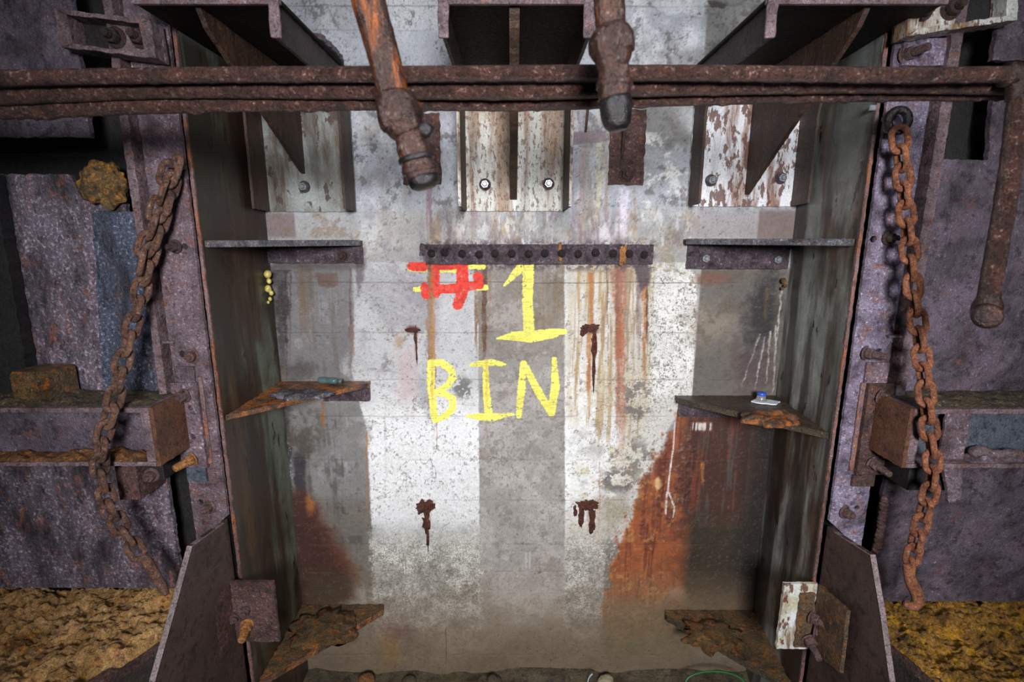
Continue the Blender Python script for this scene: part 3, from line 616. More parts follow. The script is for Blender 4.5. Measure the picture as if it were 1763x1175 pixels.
# density of fine white flecks and of dark pits, worked out further in the material
FLK = np.zeros((NZ, NX, 4), dtype=np.float32); FLK[..., 3] = 1
den = ss(W(0, 1110)[1], W(0, 930)[1], ZZ+nB*0.07+nC*0.02)
FLK[..., 0] = np.clip(low*np.maximum(region(640, 829, 870, 1120, 8, 40, 6, nC), 0.9*region(972, 1040, 870, 1110, 4, 40))*den*(0.55+0.6*ss(-0.4, 0.5, nB+nC*0.3)), 0, 1)
FLK[..., 1] = np.clip(wr*region(1115, 1210, 455, 700, 10, 40)+wr*0.6*region(1040, 1130, 640, 900, 20, 60)+0.45*wl*region(700, 829, 820, 960, 20, 40)+0.25*ss(0.0, 0.6, nA)+0.4*region(300, 1500, -300, 360, 10, 20)*ss(-0.2, 0.5, nB), 0, 1)
# pores, grain and unevenness
gr = ss(0.45, 0.62, nF*0.6+nC*0.5)
lay((92, 84, 78), 0.45*gr); C3 *= (1+0.05*nA+0.05*nB+0.05*nC+0.06*nF)[..., None]
H += 0.003*nA+0.0012*nB+0.0006*nC-0.0012*gr
C3 = np.clip(C3, 4, 250)/255.0
LINC = np.where(C3 <= 0.04045, C3/12.92, ((C3+0.055)/1.055)**2.4).astype(np.float32)

def wall_mat():
    m, nt, b = new_mat('stained_cast_concrete')
    a = nd(nt, 'ShaderNodeAttribute', attribute_name='stain')
    vec = pos_map(nt); n1 = noise(nt, vec, 190, 4, 0.8); n2 = noise(nt, vec, 55, 6, 0.75)
    c = mix(nt, math_(nt, 'MULTIPLY', step(nt, n1, 0.57, 0.70), 0.55), a.outputs['Color'], (0.05, 0.042, 0.036))
    c = mix(nt, math_(nt, 'MULTIPLY', step(nt, n2, 0.62, 0.75), 0.12), c, (0.9, 0.9, 0.92))
    fk = nd(nt, 'ShaderNodeAttribute', attribute_name='fleck'); sx = nd(nt, 'ShaderNodeSeparateColor'); nt.links.new(fk.outputs['Color'], sx.inputs['Color'])
    n3 = noise(nt, vec, 120, 5, 0.8); n4 = noise(nt, vec, 22, 4, 0.7); q = math_(nt, 'ADD', n3, math_(nt, 'MULTIPLY', n4, 0.35))
    c = mix(nt, math_(nt, 'MULTIPLY', step(nt, q, 0.62, 0.74), math_(nt, 'MULTIPLY', sx.outputs['Red'], 0.85)), c, lin((226, 224, 214)))
    n5 = noise(nt, pos_map(nt, (1.2, 1, 0.8)), 90, 6, 0.8); q2 = math_(nt, 'ADD', n5, math_(nt, 'MULTIPLY', n4, 0.35))
    c = mix(nt, math_(nt, 'MULTIPLY', step(nt, q2, 0.70, 0.78), math_(nt, 'MULTIPLY', sx.outputs['Green'], 0.85)), c, lin((84, 74, 62)))
    nt.links.new(c, b.inputs['Base Color'])
    r = nd(nt, 'ShaderNodeMapRange'); nt.links.new(n2, r.inputs['Value']); r.inputs['To Min'].default_value = 0.45; r.inputs['To Max'].default_value = 0.95
    nt.links.new(r.outputs['Result'], b.inputs['Roughness'])
    bump(nt, b, math_(nt, 'ADD', math_(nt, 'MULTIPLY', n1, 0.5), n2), 0.55, 0.006)
    return m
def grid_mesh(name, V, nx, nz, mat, flip=False):
    me = bpy.data.meshes.new(name); n = nx*nz
    me.vertices.add(n); me.vertices.foreach_set('co', V.astype(np.float32).ravel())
    i = np.arange(nz-1)[:, None]*nx+np.arange(nx-1)[None, :]
    q = np.stack([i, i+1, i+nx+1, i+nx], -1).reshape(-1, 4)
    if flip: q = q[:, ::-1]
    k = len(q); me.loops.add(k*4); me.loops.foreach_set('vertex_index', q.astype(np.int32).ravel())
    me.polygons.add(k); me.polygons.foreach_set('loop_start', np.arange(0, k*4, 4, dtype=np.int32)); me.polygons.foreach_set('use_smooth', np.ones(k, dtype=bool))
    me.update(calc_edges=True); me.materials.append(mat); return me
V = np.stack([XX, WY-H, ZZ], -1).reshape(-1, 3)
me = grid_mesh('wall_back', V, NX, NZ, wall_mat())
at_ = me.color_attributes.new('stain', 'FLOAT_COLOR', 'POINT')
at_.data.foreach_set('color', np.concatenate([LINC.reshape(-1, 3), np.ones((NX*NZ, 1), np.float32)], 1).ravel())
at_ = me.color_attributes.new('fleck', 'FLOAT_COLOR', 'POINT'); at_.data.foreach_set('color', FLK.reshape(-1))
wall = bpy.data.objects.new('wall_back', me); COL.objects.link(wall)
wall['kind'] = 'structure'; wall['label'] = 'stained concrete back wall painted with a red hash mark and yellow letters'; wall['category'] = 'wall'

# ================================================================== setting: floor and the steel sides of the bay
FX = np.linspace(-3.0, 3.0, 160); FY = np.concatenate([np.linspace(-0.6, 1.9, 50), np.linspace(1.94, 2.62, 60)])
fx, fy = np.meshgrid(FX, FY); P = np.stack([fx.ravel(), fy.ravel(), 0*fx.ravel()], -1)
P[:, 2] = 0.01+0.02*vn3(P, 5, 1)+0.012*vn3(P, 17, 2)+0.03*np.clip((P[:, 1]-2.4)/0.2, 0, 1)
me = grid_mesh('floor', P, len(FX), len(FY), M['mud']); o = bpy.data.objects.new('floor', me); COL.objects.link(o); o['kind'] = 'structure'
TOPZ = EYE+1.35
XL, XRF, XRB = -1.228, 1.368, 1.412
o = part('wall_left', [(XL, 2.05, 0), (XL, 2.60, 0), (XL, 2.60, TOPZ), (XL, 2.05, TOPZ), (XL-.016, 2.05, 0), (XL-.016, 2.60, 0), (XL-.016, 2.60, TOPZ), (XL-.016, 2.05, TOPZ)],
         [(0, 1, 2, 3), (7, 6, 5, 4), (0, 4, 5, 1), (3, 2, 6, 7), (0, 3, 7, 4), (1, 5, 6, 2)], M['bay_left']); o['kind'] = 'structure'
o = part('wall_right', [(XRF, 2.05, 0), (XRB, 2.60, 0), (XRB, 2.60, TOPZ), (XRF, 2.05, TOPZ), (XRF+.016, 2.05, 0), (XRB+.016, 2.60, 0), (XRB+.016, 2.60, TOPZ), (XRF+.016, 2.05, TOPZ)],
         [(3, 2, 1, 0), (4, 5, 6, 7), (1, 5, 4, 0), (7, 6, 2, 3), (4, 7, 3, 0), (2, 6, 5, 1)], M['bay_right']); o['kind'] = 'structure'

# ------------------------------------------------------------------ bolts
def bolt_mesh(name, r, h, n=6, washer=None, rod=None, mat=None):
    """head along -Y from the origin: washer, hex head, optional rod end"""
    bm = bmesh.new()
    def cyl(rad, y0, y1, seg, ang=0, r2=None):
        m = Matrix.Translation((0, (y0+y1)/2, 0)) @ Matrix.Rotation(math.pi/2, 4, 'X') @ Matrix.Rotation(ang, 4, 'Z')
        bmesh.ops.create_cone(bm, cap_ends=True, segments=seg, radius1=rad, radius2=r2 if r2 else rad, depth=abs(y1-y0), matrix=m)
    y = 0.002
    if washer: cyl(washer, y, -0.005, 20); y = -0.005
    cyl(r, y, -h, n, random.uniform(0, 1))
    if rod: cyl(rod[0], -h, -h-rod[1], 10, 0, rod[0]*0.85)
    bmesh.ops.bevel(bm, geom=[e for e in bm.edges if e.calc_face_angle(0) > 0.9], offset=r*0.12, segments=1, affect='EDGES')
    me = bpy.data.meshes.new(name); bm.to_mesh(me); bm.free(); me.materials.append(mat); return me
def washer_mesh(name, r, h, mat):
    bm = bmesh.new(); bmesh.ops.create_cone(bm, cap_ends=True, segments=22, radius1=r, radius2=r*0.94, depth=h, matrix=Matrix.Rotation(math.pi/2, 4, 'X'))
    me = bpy.data.meshes.new(name); bm.to_mesh(me); bm.free(); me.materials.append(mat); return me
BM = {
    'zinc': bolt_mesh('bolt', 0.021, 0.026, 6, None, (0.013, 0.010), M['zinc']),
    'strip': bolt_mesh('bolt', 0.017, 0.018, 6, 0.021, (0.010, 0.008), M['boltblack']),
    'rust': bolt_mesh('bolt', 0.020, 0.026, 6, 0.028, (0.012, 0.02), M['boltrust']),
    'post': bolt_mesh('bolt', 0.022, 0.030, 6, 0.031, (0.013, 0.014), M['boltpost']),
    'rod': bolt_mesh('bolt', 0.024, 0.030, 6, 0.031, (0.015, 0.055), M['boltpost']),
    'orange': bolt_mesh('bolt', 0.022, 0.030, 6, 0.029, (0.018, 0.05), M['orangebolt'])}
WASH = washer_mesh('washer', 0.030, 0.006, M['strip'])
def bolt(parent, p, kind, tilt=(0, 0), scale=1.0, washer=False, name='bolt'):
    o = bpy.data.objects.new(name, BM[kind]); COL.objects.link(o); o.parent = parent
    o.location = Vector(p)-wloc(parent); o.rotation_euler = (tilt[0], random.uniform(0, 1), tilt[1]); o.scale = (scale,)*3
    if washer:
        w = bpy.data.objects.new('washer', WASH); COL.objects.link(w); w.parent = o; w.location = (0, -0.001, 0)
    return o

# ================================================================== the three shelf brackets on the wall head
def bracket(label, x0, x1, xr, depth, vb, base_mat, lip_mat, bolts, rt=0.018, edge=False, ends='lr', rb=0.055, f0=0.0, f1=0.0):
    zb = at(0, vb, WY).z; zt = EYE+0.735; zf = EYE+0.627; yf = 1.79
    r = thing('shelf_bracket', label, 'bracket', ((x0+x1)/2, WY-0.01, zb), 'steel shelf brackets on the wall head')
    plate('base_plate', [(x0, zb), (x1, zb), (x1, zt), (x0, zt)], 'XZ', WY-0.016, 0.014, base_mat, r, rag=0.0015)
    for x in (x0+0.006, x1-0.006):
        plate('side_lip', [(WY-0.018, zb+0.002), (WY-0.018, zt), (WY-depth-0.05, zt), (WY-depth, zf-0.08), (WY-depth, zb+0.006)], 'YZ', x, 0.012, lip_mat, r, rag=0.002)
        if edge: plate('lip_edge', [(WY-depth-0.004, zb+0.006), (WY-depth-0.0005, zb+0.006), (WY-depth-0.0005, zf-0.08), (WY-depth-0.004, zf-0.08)], 'YZ', x, 0.013, base_mat, r, bev=0)
        if (x > (x0+x1)/2 and 'r' in ends) or (x < (x0+x1)/2 and 'l' in ends): plate('side_flange', [(WY-0.02, zf), (WY-0.02, zt-0.001), (yf, zt-0.001), (yf, zf)], 'YZ', x+(0.013+f0 if x < (x0+x1)/2 else -0.013+f1), 0.012, M['flange'], r, rag=0.002)
    plate('shelf', [(x0+f0, yf+0.0145), (x1+f1, yf+0.0145), (x1+f1, WY-0.018), (x0+f0, WY-0.018)], 'XY', zt+0.012, 0.012, M['tray'], r)
    plate('rib', [(WY-0.017, zt-0.001), (WY-0.78, zt-0.001), (WY-0.745, zt-0.05), (WY-0.04, zb+rb+0.005), (WY-0.017, zb+rb)], 'YZ', xr, rt, M['lip'], r, rag=0.002)
    for s in ([x0+f0] if 'l' in ends else [])+([x1-0.034+f1] if 'r' in ends else []):
        plate('front_post', [(s, zf), (s+0.034, zf), (s+0.034, zt+0.35), (s, zt+0.35)], 'XZ', yf-0.013, 0.012, M['rib'], r, rag=0.002)
    plate('front_rail', [(x0+f0, zt-0.006), (x1+f1, zt-0.006), (x1+f1, zt+0.10), (x0+f0, zt+0.10)], 'XZ', yf, 0.014, M['rib'], r)
    for u, v in bolts:
        p = at(u, v, WY-0.016); bolt(r, p, 'zinc', washer=True)
    return r
bracket('grey shelf bracket with one bolt, nearest the left post', XL+0.02, -0.772, -1.017, 0.17, 365, M['bracket_grey'], M['lip'], [(524, 322)], ends='r', rb=0.18, f1=0.035)
bracket('cream shelf bracket with two bolts, above the drilled bar', -0.235, 0.262, 0.008, 0.30, 364, M['bracket_cream'], M['lip'], [(835, 318), (944, 317)], 0.034, True)
bracket('white rust-chipped shelf bracket with two bolts, nearest the right post', 0.868, 1.388, 1.152, 0.16, 356, M['bracket_white'], M['lip'], [(1224, 311), (1344, 307)], ends='l', f0=-0.06)
# debris on the ledge of the first shelf
r = thing('flake', 'dark rust flake hanging over the edge of the left shelf bracket', 'rust flake', at(570, 92, 2.2))
p = at(572, 92, 2.25); plate('flake_body', [(-0.77, 2.12), (-0.728, 2.14), (-0.720, 2.26), (-0.733, 2.42), (-0.77, 2.44)], 'XY', EYE+0.735+0.034, 0.022, M['strip'], r, rag=0.006)

# ================================================================== drilled bar and anchor plates on the wall
x0, z1 = W(733, 421); x1, z0 = W(1122, 455)
r = thing('drilled_bar', 'black horizontal bar with fourteen bolt heads above the painted letters', 'steel bar', ((x0+x1)/2, WY, z0))
plate('bar', [(x0, z0), (x1, z0), (x1, z1), (x0, z1)], 'XZ', WY-0.020, 0.026, M['strip'], r, rag=0.0022)
plate('end_tab', [W(722, 440), (x0-0.001, W(0, 440)[1]), (x0-0.001, z1), W(724, 419)], 'XZ', WY-0.010, 0.016, M['strip'], r, rag=0.003)
for u in (743, 766, 796, 825, 852, 881, 910, 938, 967, 995, 1025, 1055, 1083, 1109):
    bolt(r, at(u, 436+random.uniform(-1, 3), WY-0.020), 'strip')

for u, w_ in ((964, 7), (1071, 9), (1076, 5)):
    c = at(u, 438, WY-0.020); lump('rust_crust', (c.x, WY-0.021, c.z), (w_*PX/2, 0.004, 17*PX), M['orangebolt'], r, 0.6, 60, 3, u)
def anchor(label, u0, u1, v0, v1, bu, bv, rod):
    a = W(u0, v1); b = W(u1, v0)
    r = thing('anchor_plate', label, 'plate', ((a[0]+b[0])/2, WY, a[1]), 'anchor plates behind the hanging pipes')
    plate('plate', [a, (b[0], a[1]), b, (a[0], b[1])], 'XZ', WY-0.018, 0.022, M['clip'], r, rag=0.004)
    bolt(r, at(bu, bv, WY-0.018), 'rust', scale=1.3)
    if rod:
        plate('rib', [(WY-0.02, at(0, 285, WY).z), (WY-0.02, b[1]), (WY-0.10, b[1])], 'YZ', W(1070, 250)[0], 0.012, M['boltrust'], r)
    return r
anchor('rusted anchor plate behind the slanting pipe nozzle', 695, 757, 196, 318, 712, 300, False)
anchor('rusted anchor plate with a round bolt, behind the upright pipe nozzle', 1046, 1112, 190, 319, 1078, 301, True)
x, z = W(1012, 184); x2, z2 = W(1008, 228)
o = tube('wire_rod', [(x, WY-0.012, z+0.1), (x, WY-0.012, z), (x2, WY-0.006, z2)], 0.006, M['lip'], None, 8); tag(o, 'thin brown rod hanging on the wall beside the cream bracket', 'rod')

# rusted tie stubs
def stub(label, u, v, w, h, tail):
    r = thing('tie_stub', label, 'tie stub', at(u, v+h, WY), 'rusted wall ties')
    c = at(u, v, WY-0.008); lump('knob', c, (w*PX/2, 0.018, h*PX/2), M['stub'], r, 0.8, 60, 4, int(u))
    for du, l, ww in tail:
        c = at(u+du, v+l/2, WY-0.002); lump('drip', c, (ww*PX/2, 0.008, l*PX/2), M['stub'], r, 0.8, 60, 3, int(u+du))
stub('small rusted tie stub left of the yellow letters', 713, 569, 24, 9, [(3, 30, 6), (4, 62, 3)])
stub('rusted tie stub with a long knobbly drip, right of the numeral', 1014, 566, 30, 14, [(9, 50, 10), (9, 110, 6), (-9, 12, 12)])
stub('rusted tie stub low on the left white band', 731, 872, 30, 26, [(3, 54, 14), (5, 84, 6), (-9, 20, 7)])
stub('rusted twin-drip tie stub low on the right white band', 1010, 870, 40, 18, [(-10, 44, 11), (9, 56, 12), (-20, 22, 8)])

# ================================================================== corner gussets
def gusset(label, z, tipu, tipv, side, mat, th, front=None, edge_mat=None, angle=None, bolts=(), tipdepth=0.05, group='triangular corner gussets'):
    xt = at(tipu, tipv, WY-0.03).x; xs_ = XL+0.001 if side < 0 else XRF-0.001; xw = XL+0.001 if side < 0 else XRB-0.001
    r = thing('corner_gusset', label, 'gusset', (xw, WY-0.01, EYE+z-th), group)
    pts = [(xw, WY-0.004), (xt, WY-0.004), (xt, WY-tipdepth), (xs_, 2.06)]
    n = 40; V = []
    plate('plate', pts, 'XY', EYE+z, th, mat, r, rag=0.006)
    a = Vector((xt, WY-tipdepth)); b = Vector((xs_, 2.06)); d = (b-a).normalized(); nn = Vector((-d.y, d.x)); nn = nn if nn.y < 0 else -nn
    q = [a, b, b+nn*0.008, a+nn*0.008]
    plate('edge', [(p.x, p.y) for p in q], 'XY', EYE+z+0.003, th+0.004, edge_mat or mat, r, rag=0.002)
    if angle:
        ua, ub, va, vb = angle; A = W(ua, vb); B = W(ub, va)
        plate('wall_angle', [A, (B[0], A[1]), (B[0], EYE+z-th-0.001), (A[0], EYE+z-th-0.001)], 'XZ', WY-0.022, 0.024, M['strip'], r, rag=0.002)
    for u, v, k in bolts: bolt(r, at(u, v, WY-0.022), k, washer=(k == 'zinc'))
    return r
gusset('left upper gusset at eye level over the grey wall patch', -0.012, 622, 425, -1, M['gusset_dark'], 0.024, edge_mat=M['gusset_edge'], angle=(462, 625, 426, 453), bolts=[(592, 441, 'rust')])
gusset('left middle gusset with orange rust and a bottle on it', -0.745, 636, 660, -1, M['gusset'], 0.020, angle=(560, 637, 664, 689))
gusset('left bottom gusset caked with brown mud', -2.10, 660, 1045, -1, M['gusset_low'], 0.030, edge_mat=M['gusset'])
gusset('right upper gusset at eye level with a two-bolt angle', -0.006, 1180, 416, 1, M['gusset_dark'], 0.024, edge_mat=M['gusset_edge'], angle=(1180, 1356, 430, 463), bolts=[(1213, 445, 'zinc'), (1336, 447, 'zinc')])
gusset('right middle gusset with a capped bottle neck on it', -0.825, 1165, 682, 1, M['gusset_dark'], 0.026, angle=(1166, 1260, 690, 716))
gusset('right bottom gusset with dark and ochre mud', -2.14, 1146, 1060, 1, M['gusset_low'], 0.030, edge_mat=M['gusset_dark'])
# scale and mud lying on the gussets
def scale_on(label, cx, cy, z, rx, ry, h, mat, seed, cat='rust scale'):
    o = lump('rust_scale', (cx, cy, EYE+z+h*0.2), (rx, ry, h), mat, None, 0.5, 22, 4, seed, flat=EYE+z+0.0005); tag(o, label, cat); return o
p = atz(520, 682, -0.745); scale_on('flaky grey rust scale lying on the left middle gusset', p.x, p.y, -0.745, 0.16, 0.07, 0.022, M['gusset_edge'], 21)
p = atz(1330, 725, -0.825); scale_on('crumbling brown rust scale on the right middle gusset', p.x, p.y, -0.825, 0.13, 0.09, 0.035, M['gusset'], 22)
p = atz(570, 1085, -2.10); scale_on('brown mud crust on the left bottom gusset', p.x-0.04, p.y, -2.10, 0.17, 0.15, 0.030, M['gusset_low'], 23, 'mud')
p = atz(1215, 1105, -2.14); scale_on('ochre mud crust on the right bottom gusset', p.x+0.04, p.y+0.03, -2.14, 0.15, 0.12, 0.030, M['gusset_low'], 24, 'mud')

# bottles
r = thing('bottle', 'small teal plastic bottle lying on the left middle gusset', 'bottle', (at(548, 650, 2.545).x+0.06, 2.53, EYE-0.745))
c = at(548, 650, 2.545); c.z = EYE-0.745+0.0185; e = Vector((0.125, -0.02, 0)); ax = lambda t: c+e*t
tube('body', [ax(0), ax(0.03), ax(0.2), ax(0.22), ax(0.5), ax(0.52), ax(0.7), ax(0.82)], [0.012, 0.017, 0.0175, 0.0160, 0.0160, 0.0175, 0.017, 0.011], M['teal'], r, 16)
tube('neck', [ax(0.80), ax(0.9), ax(0.92), ax(1.02)], [0.010, 0.010, 0.013, 0.013], M['teal'], r, 14)
r = thing('bottle_neck', 'broken clear bottle neck with blue cap on the right middle gusset', 'bottle', atz(1310, 692, -0.825))
c = atz(1310, 692, -0.825)
tube('neck', [c+Vector((0, 0, z)) for z in (0.001, 0.008, 0.022, 0.035)], [0.036, 0.028, 0.022, 0.021], M['clear_plastic'], r, 18)
tube('cap', [c+Vector((0, 0, z)) for z in (0.034, 0.036, 0.048, 0.050)], [0.021, 0.023, 0.023, 0.020], M['blue_cap'], r, 18)
q = [(c.x-0.055, c.y-0.01), (c.x-0.02, c.y-0.045), (c.x+0.05, c.y-0.06), (c.x+0.09, c.y-0.02), (c.x+0.05, c.y+0.01), (c.x, c.y+0.03)]
plate('torn_shoulder', q, 'XY', EYE-0.825+0.008, 0.006, M['white_plastic'], r, rag=0.006, bev=0)
# sealant beads in the left corner
r = thing('sealant_beads', 'yellow sealant beads squeezed from the left corner seam', 'sealant', at(462, 510, 2.52))
for u, v, s in ((461, 473, 0.018), (463, 484, 0.012), (461, 498, 0.016), (467, 505, 0.012), (465, 515, 0.010), (462, 521, 0.007)):
    c = at(u, v, 2.53); c.x = max(c.x, XL+s*0.7); lump('bead', c, (s, s, s*1.15), M['yellow_foam'], r, 0.2, 40, 3, int(v))
r = thing('sealant_beads', 'pale sealant beads in the right corner seam below the upper gusset', 'sealant', at(1350, 490, 2.56))
for u, v, s in ((1349, 484, 0.013), (1352, 492, 0.010), (1347, 497, 0.008)):
    c = at(u, v, 2.565); c.x = min(c.x, XRB-s*0.6); lump('bead', c, (s, s, s*1.1), M['foam'], r, 0.2, 40, 3, int(v))

# ================================================================== posts at either side of the bay
def post(side, mat, label, d):
    S = lambda u, v, Y: at(u, v, Y)
    r = thing('steel_post', label, 'post', (1.30*side if side < 0 else 1.45, 2.05, 0), 'steel posts beside the bay')
    xi, xo = d['xi'], d['xo']           # inner and outer edge of the face plate
    zb1 = S(0, d['vb1'], 2.0).z; zb2 = S(0, d['vb2'], 2.0).z
    holes = []
    for u, v, rad in d['holes']:
        p = S(u, v, 2.0); holes.append(circle(p.x, p.z, rad, 12))
    plate('face_plate', [(xi, zb1), (xi, TOPZ), (xo, TOPZ), (xo, zb2)], 'XZ', 2.0, 0.016, mat, r, holes=holes, rag=0.0015)
    # column flange behind it, whose inner edge shows as a thin strip
    xf = XL if side < 0 else XRF
    a, b = sorted((xf, xf+side*0.014)); plate('column_flange', [(a, 0), (b, 0), (b, TOPZ), (a, TOPZ)], 'XZ', 2.036, 0.014, M['edge'], r, rag=0.0015)
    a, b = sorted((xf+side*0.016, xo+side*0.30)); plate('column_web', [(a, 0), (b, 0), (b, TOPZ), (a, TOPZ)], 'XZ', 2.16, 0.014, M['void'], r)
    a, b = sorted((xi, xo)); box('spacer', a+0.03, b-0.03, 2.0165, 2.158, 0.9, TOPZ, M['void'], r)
    # guide rib
    a, b = sorted((d['rx0'], d['rx1'])); zr = S(0, d['rv'], 1.97).z
    plate('guide_rib', [(a, zr), (b, zr), (b, TOPZ), (a, TOPZ)], 'XZ', 1.965, 0.19, M['rib'], r, rag=0.002)
    p = S(d['tab'][0], d['tab'][1], 1.99); q = S(d['tab'][2], d['tab'][3], 1.99)
    box('stop_tab', min(p.x, q.x), max(p.x, q.x), 1.98, 2.155, p.z-0.008, p.z+0.002, M['rib'], r, 0.002)
    # clamp: back strip, bar, two shims
    def rect(nm, u0, u1, v0, v1, Y, th, m, hl=()):
        x0_, x1_ = S(u0, (v0+v1)/2, Y).x, S(u1, (v0+v1)/2, Y).x
        z1_, z0_ = S(0, v0, Y).z, S(0, v1, Y).z
        hs = [circle(S(u, v, Y).x, S(u, v, Y).z, rr, 12) for u, v, rr in hl]
        return plate(nm, [(x0_, z0_), (x1_, z0_), (x1_, z1_), (x0_, z1_)], 'XZ', Y, th, m, r, holes=hs, rag=0.0015)
    for nm, u0, u1, v0, v1, Y, th, m, hl in d['rects']: rect(nm, u0, u1, v0, v1, Y, th, m, hl)
    for u, v, Y, k, tl in d['bolts']: bolt(r, S(u, v, Y), k, tl)
    return r
rivet = lambda u, v: (u, v, 0.010)
post(-1, M['post'], 'left steel post with bolted clamp bar and rust-red edge', dict(xi=-1.232, xo=-1.382, vb1=888, vb2=938, rx0=-1.397, rx1=-1.428, rv=686,
    holes=[(318, 425, .013), (314, 610, .014), (345, 865, .013), (300, 420, .006)], tab=(271, 588, 300, 588),
    rects=[('upper_shim', 300, 334, 632, 662, 1.988, 0.011, M['post'], ()), ('clamp_bar', 303, 347, 660, 806, 1.978, 0.021, M['post'], [(328, 703, .011), (333, 752, .011)]),
           ('lower_shim', 322, 355, 806, 830, 1.986, 0.013, M['slate'], ()), ('side_strip', 349, 356, 650, 800, 1.992, 0.007, M['edge'], ())],
    bolts=[(331, 613, 2.0, 'post', (0, .1)), (360, 874, 2.0, 'post', (0, 0)), (318, 681, 1.978, 'rod', (0.1, -0.3)), (333, 790, 1.978, 'orange', (0.2, -0.45)), (303, 425, 2.0, 'rust', (0, -.2))]))
post(1, M['post_right'], 'right steel post of violet-grey plate with bolted clamp bar', dict(xi=1.380, xo=1.535, vb1=898, vb2=950, rx0=1.552, rx1=1.592, rv=686,
    holes=[(1504, 412, .013), (1513, 606, .014), (1476, 875, .012), (1578, 105, .013)], tab=(1528, 578, 1560, 578),
    rects=[('upper_shim', 1491, 1530, 625, 660, 1.988, 0.011, M['post'], ()), ('clamp_bar', 1486, 1532, 661, 818, 1.978, 0.021, M['clip'], [(1507, 710, .011), (1500, 767, .011)]),
           ('lower_shim', 1468, 1506, 819, 838, 1.986, 0.013, M['clip'], ()), ('side_strip', 1473, 1481, 660, 812, 1.990, 0.009, M['edge'], ())],
    bolts=[(1490, 608, 2.0, 'rod', (0, .5)), (1455, 882, 2.0, 'post', (0, .3)), (1515, 683, 1.978, 'rod', (0.1, 0.5)), (1502, 797, 1.978, 'rod', (0.25, 0.4)), (1528, 410, 2.0, 'rust', (0, .3)), (1556, 96, 2.0, 'rod', (-.1, .3))]))
# silver clip on the right flange
o = box('metal_clip', at(1483, 185, 2.04).x, at(1496, 185, 2.04).x, 2.040, 2.052, at(0, 190, 2.04).z, at(0, 180, 2.04).z, M['glint']); tag(o, 'small bright metal clip on the right bay side near the pipes', 'clip')
o.location.x = XRF-0.008; 

# ================================================================== big plates outside the posts
r = thing('steel_bulkhead', 'left flaking purple-grey steel panel outside the left post', 'panel', (-2.0, 2.05, at(0, 1012, 2.03).z))
zt = at(0, 300, 2.03).z; zb = at(0, 1012, 2.03).z
plate('main_sheet', [(-2.7, zb), (-1.495, zb-0.005), (-1.498, at(0, 350, 2.03).z), (-1.66, at(0, 345, 2.03).z), (-1.70, zt), (-2.7, zt)], 'XZ', 2.03, 0.02, M['panel_left'], r, rag=0.003)
plate('blue_sheet', [(at(150, 500, 2.02).x, at(0, 676, 2.02).z), (-1.438, at(0, 676, 2.02).z), (-1.434, at(0, 364, 2.02).z), (at(160, 364, 2.02).x, at(0, 364, 2.02).z)], 'XZ', 2.014, 0.014, M['panel_blue'], r, rag=0.005)
plate('upper_sheet', [(-2.7, at(0, 238, 2.0).z), (at(158, 230, 2.0).x, at(0, 238, 2.0).z), (at(150, 120, 2.0).x, TOPZ), (-2.7, TOPZ)], 'XZ', 1.99, 0.02, M['panel'], r, rag=0.003)
plate('dark_backing', [(-2.7, zb+0.05), (-1.50, zb+0.05), (-1.50, TOPZ), (-2.7, TOPZ)], 'XZ', 2.175, 0.012, M['void'], r)  # added dark sheet so the slots in the left panel read black
plate('recess_shade_strip', [(at(-40, 500, 2.0).x, at(0, 690, 2.0).z), (at(28, 500, 2.0).x, at(0, 690, 2.0).z), (at(20, 420, 2.0).x, at(0, 300, 2.0).z), (at(-40, 420, 2.0).x, at(0, 300, 2.0).z)], 'XZ', 1.975, 0.05, M['void'], r, rag=0.003)  # dark strip standing in for the shaded recess at the far left
r = thing('steel_bulkhead', 'right purple-grey pitted steel panel outside the right post', 'panel', (2.0, 2.05, at(0, 1035, 2.03).z))
zb = at(0, 1036, 2.03).z; z2 = at(0, 275, 2.03).z
plate('main_sheet', [(1.618, zb), (2.9, zb), (2.9, at(0, 150, 2.03).z), (at(1702, 200, 2.03).x, at(0, 150, 2.03).z), (at(1702, 270, 2.03).x, z2), (1.618, z2)], 'XZ', 2.03, 0.02, M['panel'], r, rag=0.003)
plate('upper_sheet', [(at(1712, 60, 2.0).x, at(0, 106, 2.0).z), (2.9, at(0, 106, 2.0).z), (2.9, TOPZ), (at(1712, 60, 2.0).x, TOPZ)], 'XZ', 1.99, 0.02, M['panel'], r, rag=0.003)
plate('dark_backing', [(1.61, zb+0.05), (2.9, zb+0.05), (2.9, TOPZ), (1.61, TOPZ)], 'XZ', 2.175, 0.012, M['void'], r)  # added dark sheet behind the right openings, so they read black
plate('link_plate', [(at(1548, 110, 2.0).x, at(0, 113, 1.985).z), (at(1640, 110, 1.985).x, at(0, 113, 1.985).z), (at(1648, 70, 1.985).x, at(0, 66, 1.985).z), (at(1556, 70, 1.985).x, at(0, 66, 1.985).z)], 'XZ', 1.985, 0.014, M['post_right'], r, rag=0.002)
# weathered foam wad stuffed in the left slot
o = lump('foam_wad', at(178, 318, 2.02), (0.09, 0.05, 0.085), M['foam'], None, 0.40, 24, 5, 5); tag(o, 'ochre foam wad stuffed beside the left post above the blue plate', 'foam')

